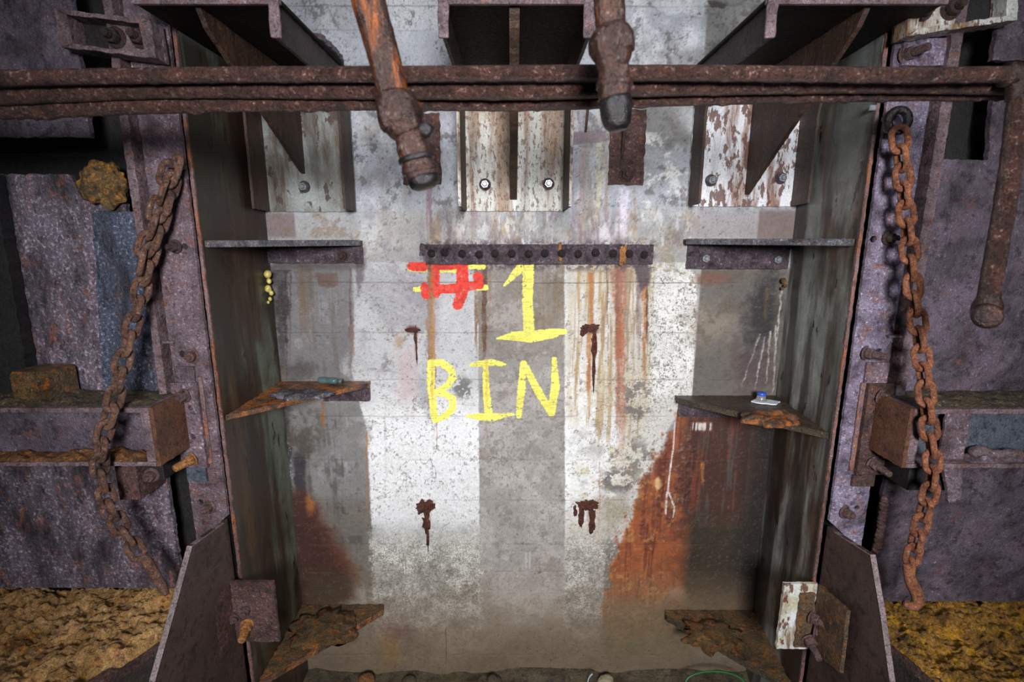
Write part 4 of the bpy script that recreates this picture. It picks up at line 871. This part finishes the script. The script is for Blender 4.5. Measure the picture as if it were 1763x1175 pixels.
# ================================================================== channel beams over the panels
def beam(side, label, ux, v0, v1, xfar, webm, topm):
    yf, yb, yw = 1.80, 2.028, 1.895
    xe = at(ux, 750, yf).x; zt = at(0, v0, yf).z; zb = at(0, v1, yf).z
    r = thing('channel_beam', label, 'beam', ((xe+xfar)/2, yb, zb), 'channel beams across the panels')
    a, b = sorted((xe, xfar))
    plate('top_flange', [(a, yf), (b, yf), (b, yb), (a, yb)], 'XY', zt, 0.018, M['rib'], r, rag=0.003)
    plate('bottom_flange', [(a, yf), (b, yf), (b, yb), (a, yb)], 'XY', zb+0.016, 0.016, topm, r, rag=0.003)
    plate('web', [(a, zb+0.017), (b, zb+0.017), (b, zt-0.019), (a, zt-0.019)], 'XZ', yw, 0.012, webm, r)
    xi = xe-side*0.0
    plate('end_plate', [(yf-0.002, zb), (yf-0.002, zt+0.002), (yb-0.03, zt+0.002), (yb-0.03, zb)], 'YZ', xe-side*0.009, 0.016, M['endplate'], r, rag=0.002)
    w = 0.034; x0_, x1_ = sorted((xe, xe+side*w))
    plate('end_edge', [(x0_, zb+0.017), (x1_, zb+0.017), (x1_, zt-0.019), (x0_, zt-0.019)], 'XZ', yf, 0.012, M['rib'], r, rag=0.002)
    return r, zt, zb
bl, zt, zb = beam(-1, 'left channel beam with orange grit on its lower flange', 262, 703, 803, -2.7, M['panel'], M['rib'])
br, zt2, zb2 = beam(1, 'right channel beam with slate-blue web', 1568, 705, 806, 2.9, M['slate'], M['rib'])
x0_, x1_ = at(1622, 750, 1.84).x, at(1664, 750, 1.84).x
plate('stiffener', [(x0_, zb2+0.017), (x1_, zb2+0.017), (x1_, zt2-0.019), (x0_, zt2-0.019)], 'XZ', 1.835, 0.012, M['post'], br, rag=0.002)
plate('hanger_tab', [(at(1636, 850, 1.83).x, at(0, 866, 1.83).z), (at(1654, 850, 1.83).x, at(0, 860, 1.83).z), (at(1656, 800, 1.83).x, zb2-0.001), (at(1622, 800, 1.83).x, zb2-0.001)], 'XZ', 1.825, 0.016, M['post'], br, rag=0.003)
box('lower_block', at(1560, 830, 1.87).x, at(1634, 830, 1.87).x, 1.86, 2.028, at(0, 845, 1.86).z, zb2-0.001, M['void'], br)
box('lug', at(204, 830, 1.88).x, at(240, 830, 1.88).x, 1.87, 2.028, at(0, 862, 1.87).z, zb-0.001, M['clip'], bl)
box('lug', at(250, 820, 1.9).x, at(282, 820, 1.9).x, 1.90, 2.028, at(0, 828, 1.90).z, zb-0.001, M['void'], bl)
bolt(bl, at(262, 818, 1.90), 'post', (0, 0))
# grit, blocks and crumbs lying on the beams
def grit(label, xa, xb, ya, yb, z, h, mat, seed, n=90, cat='grit'):
    gx, gy = np.meshgrid(np.linspace(xa, xb, n), np.linspace(ya, yb, 18)); P = np.stack([gx.ravel(), gy.ravel(), 0*gx.ravel()], -1)
    s = np.clip(np.minimum((P[:, 1]-ya)/(yb-ya), 1-(P[:, 1]-ya)/(yb-ya))*5, 0, 1)*np.clip(np.minimum(P[:, 0]-min(xa, xb), max(xa, xb)-P[:, 0])/0.05, 0, 1)
    P[:, 2] = z+0.0006+h*s*np.clip(0.45+0.6*vn3(P, 14, seed)+0.5*vn3(P, 45, seed+1), 0, 2)
    me = grid_mesh('grit', P, n, 18, mat, flip=xb < xa); o = bpy.data.objects.new('grit', me); COL.objects.link(o); tag(o, label, cat, None, 'stuff'); return o
xe = at(262, 750, 1.80).x
grit('mossy grit lying along the top of the left beam', -2.6, xe-0.02, 1.82, 2.026, zt, 0.018, M['moss'], 3)
grit('orange grit along the lower flange of the left beam', -2.6, xe-0.04, 1.805, 1.893, zb+0.016, 0.022, M['orangegrit'], 6)
xe2 = at(1568, 750, 1.80).x
grit('mossy grit lying along the top of the right beam', xe2+0.03, 2.8, 1.82, 2.026, zt2, 0.016, M['moss'], 9)
grit('crumbled scale on the lower flange of the right beam', x1_+0.005, 2.8, 1.805, 1.893, zb2+0.016, 0.030, M['post'], 12)
p = at(52, 672, 1.90); o = box('rusted_block', at(20, 670, 1.88).x, at(86, 670, 1.88).x, 1.87, 2.02, zt+0.0006, at(0, 642, 1.87).z, M['gusset_low'], None, 0.012)
tag(o, 'square brown rusted block standing on the left beam', 'block')
for i, (u, v, Y, s) in enumerate(((1690, 775, 1.86, .034), (1712, 782, 1.85, .026), (1740, 790, 1.85, .03))):
    c = at(u, v, Y); o = lump('scale_chunk', (c.x, c.y, zb2+0.022+s*0.5), (s*1.5, s*0.7, s*0.7), M['rib'], None, 0.4, 25, 3, 40+i, flat=zb2+0.018)
    tag(o, ('peaked', 'middle', 'rightmost')[i]+' grey scale chunk lying on the lower flange of the right beam', 'scale chunk', 'scale chunks on the right beam')

# ================================================================== top corner clips
def top_clip(side, label, corners, Y, mat, boltpts):
    P = [at(u, v, Y) for u, v in corners]    # bl, br, tr, tl
    r = thing('channel_clip', label, 'clip', (P[0]+P[1])/2, 'open channel clips at the top corners')
    t = 0.028; C = sum(P, Vector())/4
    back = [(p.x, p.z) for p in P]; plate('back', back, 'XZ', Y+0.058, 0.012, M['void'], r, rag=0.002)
    k = P[0].lerp(P[1], 0.45) if side < 0 else P[0].lerp(P[1], 0.62); k2 = P[3].lerp(P[2], 0.45) if side < 0 else P[3].lerp(P[2], 0.62)
    fl = [P[1], P[2], k2, k] if side < 0 else [P[0], P[3], k2, k]
    plate('bolt_plate', [(q.x, q.z) for q in fl], 'XZ', Y+0.040, 0.017, mat, r, rag=0.003)
    names = ('bottom_lip', 'end_lip', 'top_lip', 'end_lip')
    for i in range(4):
        a, b = P[i], P[(i+1) % 4]
        ia = a+(C-a).normalized()*t*1.5; ib = b+(C-b).normalized()*t*1.5
        plate(names[i], [(a.x, a.z), (b.x, b.z), (ib.x, ib.z), (ia.x, ia.z)], 'XZ', Y-0.01, 0.066, mat if i != 1 else mat, r, rag=0.002)
    for u, v in boltpts: bolt(r, at(u, v, Y+0.040), 'rust', scale=1.3)
    return r
top_clip(-1, 'dark open channel clip at the top left corner', [(110, 83), (272, 102), (262, 36), (98, 17)], 1.925, M['rib'], [(200, 65), (243, 66)])
top_clip(1, 'white flaking channel clip at the top right corner', [(1558, 64), (1748, 36), (1752, -60), (1568, -40)], 1.925, M['bracket_cream'], [(1588, 18), (1636, 16)])

# ================================================================== pipes
def hpipe(name, pts, r, mat, parent, seg=20, drip=0.003):
    path = lerp_path([at(u, v, Y) for u, v, Y in pts], 0.012)
    return tube(name, path, r, mat, parent, seg, 0.0014, 110, drip)
r = thing('pipe_run', 'uppermost rusty pipe turning down at the right into a capped drop', 'pipe', at(1752, 128, 1.45))
hpipe('long_pipe', [(-420, 142, 1.45), (-160, 138, 1.45), (100, 133, 1.45), (400, 129, 1.45), (700, 128, 1.45), (1000, 126, 1.45), (1300, 127, 1.45), (1560, 130, 1.45), (1738, 128, 1.45)], 0.0200, M['pipe'], r)
a = at(1738, 128, 1.45); dp = [at(1756, 150, 1.45), at(1740, 290, 1.45), at(1718, 420, 1.45), at(1700, 520, 1.45)]
tube('elbow', lerp_path([a-Vector((0.012, 0, 0)), at(1752, 131, 1.45), at(1757, 152, 1.45), at(1755, 172, 1.45)], 0.008), 0.031, M['nozzle'], r, 20, 0.002, 40)
tube('drop_pipe', lerp_path([at(1757, 150, 1.45)]+dp[1:], 0.012), 0.0255, M['pipe'], r, 20, 0.0022, 55)
tube('cap_elbow', lerp_path([at(1702, 508, 1.45), at(1700, 520, 1.45), at(1697, 536, 1.45), at(1697, 545, 1.44), at(1699, 549, 1.415)], 0.006), [0.030]*3+[0.033]*60, M['nozzle'], r, 20, 0.002, 40) if False else None
pth = lerp_path([at(1703, 505, 1.45), at(1700, 525, 1.45), at(1698, 540, 1.44), at(1700, 546, 1.40)], 0.006)
tube('cap_elbow', pth, [0.027+0.008*min(1, max(0, (i-2)/3.0)) if i < len(pth)-3 else 0.035-0.006*(i-len(pth)+3) for i in range(len(pth))], M['nozzle'], r, 20, 0.0015, 40)
r = thing('pipe_run', 'middle rusty pipe of the three running across the top', 'pipe', at(880, 157, 1.50))
hpipe('long_pipe', [(-420, 180, 1.50), (-160, 172, 1.50), (100, 162, 1.50), (300, 155, 1.50), (640, 156, 1.50), (900, 157, 1.50), (1100, 152, 1.505), (1300, 148, 1.51), (1500, 146, 1.51), (1740, 148, 1.51)], 0.0230, M['pipe'], r)
r = thing('pipe_run', 'lowest rusty pipe of the three, with drips along its underside', 'pipe', at(880, 178, 1.54))
hpipe('long_pipe', [(-420, 204, 1.53), (-160, 196, 1.53), (60, 190, 1.53), (300, 181, 1.53), (640, 176, 1.54), (800, 177, 1.55), (950, 176, 1.55), (1150, 169, 1.55), (1350, 164, 1.55), (1560, 160, 1.55), (1740, 158, 1.55)], 0.0222, M['pipe'], r, drip=0.010)

def lance(label, axis_pts, Y, sections, group):
    """hanging pipe: sections are (name, [(u, v, radius)...], material, segments)"""
    r = thing('hanging_pipe', label, 'pipe', at(axis_pts[0], axis_pts[1], Y), group)
    for nm, pts, mat, seg, nz in sections:
        P = [at(u, v, Y) for u, v, _ in pts]; R = [q for _, _, q in pts]
        if nm == 'pipe' or nm == 'tail':
            path = []; rad = []
            for i in range(len(P)-1):
                k = max(1, int((P[i+1]-P[i]).length/0.01))
                for j in range(k): path.append(P[i].lerp(P[i+1], j/k)); rad.append(R[i]+(R[i+1]-R[i])*j/k)
            path.append(P[-1]); rad.append(R[-1])
        else: path, rad = P, R
        tube(nm, path, rad, mat, r, seg, nz, 45, smooth=(seg > 8))
    return r
lance('slanting orange-brown hanging pipe with a union nut, in front of the pipes', (735, 322), 1.2, [
    ('pipe', [(600, -160, .036), (634, 0, .036), (664, 110, .0345), (679, 172, .034)], M['lance'], 24, 0.002),
    ('collar', [(678, 158, .033), (679, 166, .042), (682, 178, .046), (686, 188, .046)], M['nozzle'], 24, 0.001),
    ('union_nut', [(685, 183, .049), (688, 196, .051), (692, 208, .051), (695, 216, .047)], M['nozzle'], 8, 0.001),
    ('reducer', [(694, 212, .046), (698, 222, .041), (701, 229, .037), (703, 234, .032)], M['nozzle'], 24, 0.001),
    ('tail', [(702, 228, .032), (707, 244, .033), (709, 250, .036), (716, 270, .036), (718, 276, .0345), (721, 284, .0345), (722, 287, .037), (727, 302, .037), (729, 306, .034), (732, 316, .032), (734, 321, .024)], M['nozzle'], 24, 0.0015),
    ('ring', [(715.5, 268, .034), (716, 270, .041), (718, 277, .041), (718.5, 279, .034)], M['nozzle_dark'], 24, 0.0006),
    ('ring', [(722, 287, .034), (722.5, 289, .041), (724.5, 297, .041), (725, 299, .034)], M['nozzle'], 24, 0.0006),
    ('nozzle', [(728, 303, .036), (730, 312, .0365), (732.5, 320, .033), (734, 325, .022)], M['nozzle_dark'], 24, 0.001),
    ('side_lug', [(716, 222, .016), (737, 226, .018), (744, 230, .014)], M['nozzle_dark'], 14, 0.002)], 'pipes hanging in front of the wall')
lance('upright red-brown hanging pipe with a union nut and black nozzle', (1062, 225), 1.2, [
    ('pipe', [(1046, -160, .034), (1049, 0, .033), (1052, 60, .033)], M['lance'], 24, 0.002),
    ('collar', [(1051, 44, .032), (1052, 52, .040), (1053, 62, .047), (1053, 70, .047)], M['nozzle'], 24, 0.001),
    ('union_nut', [(1053, 66, .050), (1053, 76, .051), (1053, 90, .050), (1054, 97, .044)], M['nozzle'], 8, 0.001),
    ('reducer', [(1054, 94, .044), (1055, 104, .039), (1055, 112, .034), (1056, 118, .033)], M['nozzle'], 24, 0.001),
    ('tail', [(1056, 114, .033), (1057, 140, .034), (1057, 146, .036), (1058, 165, .036), (1059, 172, .0345)], M['nozzle'], 24, 0.0015),
    ('ring', [(1057.5, 138, .033), (1057.5, 140, .040), (1058, 150, .040), (1058, 152, .033)], M['nozzle'], 24, 0.0006),
    ('nozzle', [(1059, 168, .0355), (1060, 180, .036), (1061, 200, .034), (1063, 216, .030), (1064, 225, .020)], M['nozzle_dark'], 24, 0.0015),
    ('side_lug', [(1066, 182, .014), (1080, 178, .015), (1086, 173, .012)], M['nozzle'], 14, 0.002)], 'pipes hanging in front of the wall')

# ================================================================== chains
def link_mesh(L, Wd, d, mat, seed):
    """one welded link: long axis Z, broad side in X"""
    R = (Wd-d)/2; h = (L-Wd)/2; path = []
    for i in range(9): a = -math.pi/2+math.pi*i/8; path.append((R*math.cos(a+math.pi/2), 0, h+R*math.sin(a+math.pi/2)))
    for i in range(9): a = math.pi*i/8; path.append((-R*math.cos(a), 0, -h-R*math.sin(a)))
    P = [Vector(p) for p in path]; n = len(P); seg = 8; V = []; N = []
    for i in range(n):
        t = (P[(i+1) % n]-P[i-1]).normalized(); s = Vector((0, 1, 0)); b = t.cross(s)
        for j in range(seg):
            a = 2*math.pi*j/seg; q = s*math.cos(a)+b*math.sin(a); V.append(tuple(P[i]+q*d/2)); N.append(tuple(q))
    V = np.array(V); N = np.array(N); V = V+N*(0.0016*vn3(V+seed, 70, seed)+0.001*vn3(V+seed, 160, seed+1))[:, None]
    Fc = [(i*seg+j, i*seg+(j+1) % seg, ((i+1) % n)*seg+(j+1) % seg, ((i+1) % n)*seg+j) for i in range(n) for j in range(seg)]
    me = bpy.data.meshes.new('link'); me.from_pydata(V.tolist(), [], Fc); me.polygons.foreach_set('use_smooth', [True]*len(me.polygons)); me.materials.append(mat); me.update(); return me
def lay_chain(root, pts, meshes, pitch, start=0, twist=0.0):
    path = lerp_path([at(u, v, Y) for u, v, Y in pts], 0.004); acc = 0.0; nxt = 0.0; k = start; R0 = wloc(root)
    for i in range(len(path)-1):
        seg = (path[i+1]-path[i]).length
        while acc+seg >= nxt:
            p = path[i].lerp(path[i+1], (nxt-acc)/max(seg, 1e-9)); t = (path[min(i+4, len(path)-1)]-path[max(i-4, 0)]).normalized()
            base = Vector((1, 0, 0)); x = (base-t*base.dot(t)).normalized(); y = t.cross(x)
            a = twist+(math.pi/2 if k % 2 else 0)+random.uniform(-0.16, 0.16)
            xx = x*math.cos(a)+y*math.sin(a); yy = t.cross(xx)
            o = bpy.data.objects.new('link', meshes[k % len(meshes)]); COL.objects.link(o); o.parent = root
            m = Matrix((xx, yy, t)).transposed().to_4x4(); m.translation = p-R0; o.matrix_local = m
            k += 1; nxt += pitch
        acc += seg
    return k
LR = [link_mesh(0.108, 0.068, 0.0215, M['chain'], s) for s in (1, 2, 3)]
LL = [link_mesh(0.110, 0.068, 0.0215, M['chain_dark'], s) for s in (4, 5, 6)]
r = thing('hanging_chain', 'bright orange rusted chain hanging on the right post', 'chain', at(1570, 1045, 1.74))
# eye bolt the chain hangs from
e = at(1546, 208, 1.93); ring = [e+Vector((0.036*math.cos(2*math.pi*i/20), 0, 0.036*math.sin(2*math.pi*i/20))) for i in range(20)]
tube('eye_ring', ring, 0.015, M['nozzle_dark'], r, 10, 0.001, 60, closed=True)
tube('eye_shank', [e+Vector((0, 0.030, 0.02)), e+Vector((0, 0.07, 0.02))], 0.014, M['nozzle_dark'], r, 10)
lay_chain(r, [(1549, 240, 1.90), (1556, 320, 1.89), (1563, 400, 1.87), (1573, 500, 1.84), (1583, 580, 1.81), (1592, 660, 1.765), (1600, 740, 1.745), (1606, 800, 1.74), (1600, 850, 1.74), (1585, 905, 1.745), (1573, 950, 1.75), (1566, 985, 1.755)], LR, 0.0655, 0, 0.22)
hp = lerp_path([at(1562, 972, 1.74), at(1568, 1000, 1.74), at(1578, 1022, 1.74), at(1580, 1038, 1.74), at(1570, 1045, 1.74), at(1558, 1040, 1.74)], 0.006)
tube('hook', hp, [0.014+0.008*math.sin(math.pi*min(1, i/(len(hp)-1))) for i in range(len(hp))], M['chain'], r, 14, 0.002, 50)
r = thing('hanging_chain', 'brown rusted chain hanging doubled across the left post', 'chain', at(285, 1022, 1.72))
k = lay_chain(r, [(302, 290, 1.95), (280, 372, 1.92), (252, 462, 1.89), (234, 540, 1.85), (212, 620, 1.79), (196, 690, 1.745), (180, 745, 1.735), (172, 800, 1.735), (182, 852, 1.75), (203, 900, 1.78), (226, 935, 1.80), (244, 962, 1.81)], LL, 0.0670, 0, 0.5)
lay_chain(r, [(290, 300, 1.925), (268, 372, 1.90), (246, 440, 1.875), (240, 478, 1.865)], LL, 0.0670, 1, 0.9)
e = at(304, 284, 1.965); tube('pin', [e+Vector((0, -0.045, 0.0)), e+Vector((0, 0.04, 0.0))], 0.016, M['boltrust'], r, 12)
hp = [at(246, 955, 1.805), at(254, 968, 1.80), at(268, 992, 1.79), at(281, 1014, 1.775), at(288, 1025, 1.77)]
tube('spike', hp, [0.012, 0.019, 0.018, 0.017, 0.009], M['chain_dark'], r, 12, 0.0015, 50)
# small twisted wire on the right panel
wp = [at(1522, 858, 1.97), at(1518, 900, 1.97), at(1508, 950, 1.97)]
o = tube('wire_wrap', [q+Vector((0.006*math.cos(i*1.9), 0, 0.0)) for i, q in enumerate(lerp_path(wp, 0.006))], [0.013+0.004*(i % 3 == 0) for i in range(len(lerp_path(wp, 0.006)))], M['clip'], None, 10, 0.002, 60); tag(o, 'short twisted rusty rod beside the right post foot', 'rod')

# ================================================================== fins, foot clips
def fin(label, X, pts, thick, group):
    r = thing('buttress_fin', label, 'fin', (X, 1.8, 0), group)
    P = [atx(u, v, X) for u, v in pts]
    poly_ = [(2.03, 0.0), (2.03, P[0].z)]+[(p.y, p.z) for p in P]+[(P[-1].y, 0.0)]
    plate('plate', poly_, 'YZ', X, thick, M['fin'], r, rag=0.0015)
    # front edge in a paler steel, its lit look painted in
    for (a, b) in zip(P[:-1], P[1:]):
        d = (b-a).normalized(); n = Vector((0, d.z, -d.y)); n = n if n.y < 0 else -n
        q = [a, b, b+n*0.005, a+n*0.005]; plate('front_edge', [(p.y, p.z) for p in q], 'YZ', X, thick+0.004, M['fin_edge'], r)
fin('left brown buttress fin below the left post', -1.262, [(382, 900), (327, 940), (300, 1040), (262, 1175)], 0.018, 'buttress fins below the posts')
fin('right brown buttress fin below the right post', 1.402, [(1438, 915), (1502, 955), (1520, 1060), (1536, 1175)], 0.018, 'buttress fins below the posts')

def foot_clip(side, label, mats, front, legs, bolts):
    r = thing('angle_clip', label, 'clip', at(front[0], front[3], 1.99), 'angle clips at the post feet')
    u0, u1, v0, v1 = front; Y = 1.985
    a = at(u0, v1, Y); b = at(u1, v0, Y)
    plate('front_leg', [(a.x, a.z), (b.x, a.z), (b.x, b.z), (a.x, b.z)], 'XZ', Y, 0.016, mats[0], r, rag=0.002)
    X = b.x if side < 0 else a.x
    X = (a.x if side < 0 else b.x)
    pts = [atx(u, v, X) for u, v in legs]
    plate('side_leg', [(p.y, p.z) for p in pts]+[(Y-0.001, a.z), (Y-0.001, b.z)], 'YZ', X+side*0.009, 0.016, mats[1], r, rag=0.002)
    if len(mats) > 2:
        c0 = at(bolts[0][0]-30, v1-2, Y-0.014); c1 = at(u1-2, v0+18, Y-0.014)
        plate('cover_plate', [(c0.x, c0.z), (c1.x, c0.z), (c1.x, c1.z), (c0.x, c1.z)], 'XZ', Y-0.0135, 0.013, mats[2], r, rag=0.004)
        Y -= 0.0135
    for u, v, k, tl in bolts: bolt(r, at(u, v, Y), k, tl, 1.1)
    return r
foot_clip(-1, 'maroon angle clip with bolts at the left post foot', (M['clip'], M['clip']), (408, 470, 1003, 1106), [(370, 1040), (380, 1138)], [(423, 1049, 'post', (0, 0.2)), (426, 1076, 'orange', (0.1, 0.2)), (396, 1062, 'post', (0, 0.9))])
foot_clip(1, 'white chipped angle clip with rusty cover plate at the right post foot', (M['clip_white'], M['clip_brown'], M['clip_brown']), (1337, 1408, 1006, 1118), [(1458, 1052), (1446, 1160)], [(1398, 1062, 'rod', (0, 0.5)), (1392, 1100, 'rod', (0.4, 0.2)), (1402, 1084, 'rod', (0, .9))])

# ================================================================== sludge ledges in the bottom corners
def ledge(side, label, edge, zrel, matl, seed):
    A, B = atz(*edge[0], zrel), atz(*edge[1], zrel); d = (B-A)
    r = thing('sludge_ledge', label, 'ledge', ((A.x+2.4*side)/2, 1.8, 0), 'sludge-covered ledges')
    ny, nx = 150, 220; xf = 2.7*side
    ys = np.linspace(1.15, 2.15, ny); V = np.zeros((ny, nx, 3))
    for i, y in enumerate(ys):
        t = (y-A.y)/(B.y-A.y); xe_ = A.x+(B.x-A.x)*t
        if side*(xe_-(XL if side < 0 else XRF)) < 0.20: xe_ = (XL if side < 0 else XRF)+side*0.20
        V[i, :, 0] = xe_+(xf-xe_)*(np.linspace(0, 1, nx)**1.3); V[i, :, 1] = y
    P = V.reshape(-1, 3); h = 0.035*vn3(P, 5, seed)+0.022*vn3(P, 15, seed+1)+0.018*vn3(P, 38, seed+2)+0.012*vn3(P, 85, seed+3)
    edgef = np.clip(np.broadcast_to(np.linspace(0, 1, nx)[None, :]*12, (ny, nx)).ravel(), 0, 1)
    P[:, 2] = EYE+zrel+0.02+h*(0.25+0.75*edgef)-0.02*(1-edgef)
    me = grid_mesh('sludge', P, nx, ny, matl, flip=side < 0); o = bpy.data.objects.new('sludge', me); COL.objects.link(o); o.parent = r; o.location = -wloc(r); o['kind'] = 'stuff'
    E_ = V[:, 0, :2]
    foot = [tuple(p) for p in E_]+[(xf, ys[-1]), (xf, ys[0])]
    plate('plinth', foot, 'XY', EYE+zrel-0.045, EYE+zrel-0.045, M['concrete_dark'], r, bev=0)
    rim = [tuple(p) for p in E_]+[(p[0]+side*0.05, p[1]) for p in E_[::-1]]
    plate('rim', rim, 'XY', EYE+zrel+0.0, 0.045, M['clip'], r, bev=0)
ledge(-1, 'left ledge heaped with tan wet sludge', [(305, 1086), (172, 1175)], -1.66, M['sludge_left'], 50)
ledge(1, 'right ledge heaped with amber and black sludge', [(1545, 1120), (1610, 1175)], -1.68, M['sludge_right'], 60)

# ================================================================== bits on the floor along the wall foot
r = thing('green_wire', 'green wire loop on the floor under the right bottom gusset', 'wire', (0.95, 2.4, 0.03))
c = at(1230, 1185, 2.42); tube('loop', [c+Vector((0.165*math.cos(a), 0.03*math.sin(a), 0.03+0.050*math.sin(a))) for a in np.linspace(0, math.pi, 24)], 0.005, M['green_wire'], r, 8)
c = at(1015, 1172, 2.50); o = tube('pale_wire', lerp_path([(c.x-0.012, c.y, 0.03), (c.x-0.008, c.y, 0.075), (c.x+0.006, c.y, 0.105), (c.x+0.016, c.y, 0.115)], 0.01), 0.0035, M['white_wire'], None, 8); tag(o, 'short pale wire sticking up from the floor', 'wire')
for nm, u, s, mt, lb in (('stone', 1043, .032, 'stone', 'pale stone on the floor at the wall foot'), ('rust_lump', 630, .036, 'orangegrit', 'orange rust lump on the floor at the wall foot'), ('stone', 850, .030, 'mud', 'brown mud clod in the middle of the wall foot'), ('stone', 705, .028, 'mud', 'brown mud clod left along the wall foot')):
    c = at(u, 1170, 2.52); o = lump(nm, (c.x, 2.52, 0.05), (s*1.4, s, s), M[mt], None, 0.4, 25, 3, u); tag(o, lb, nm.replace('_', ' '))
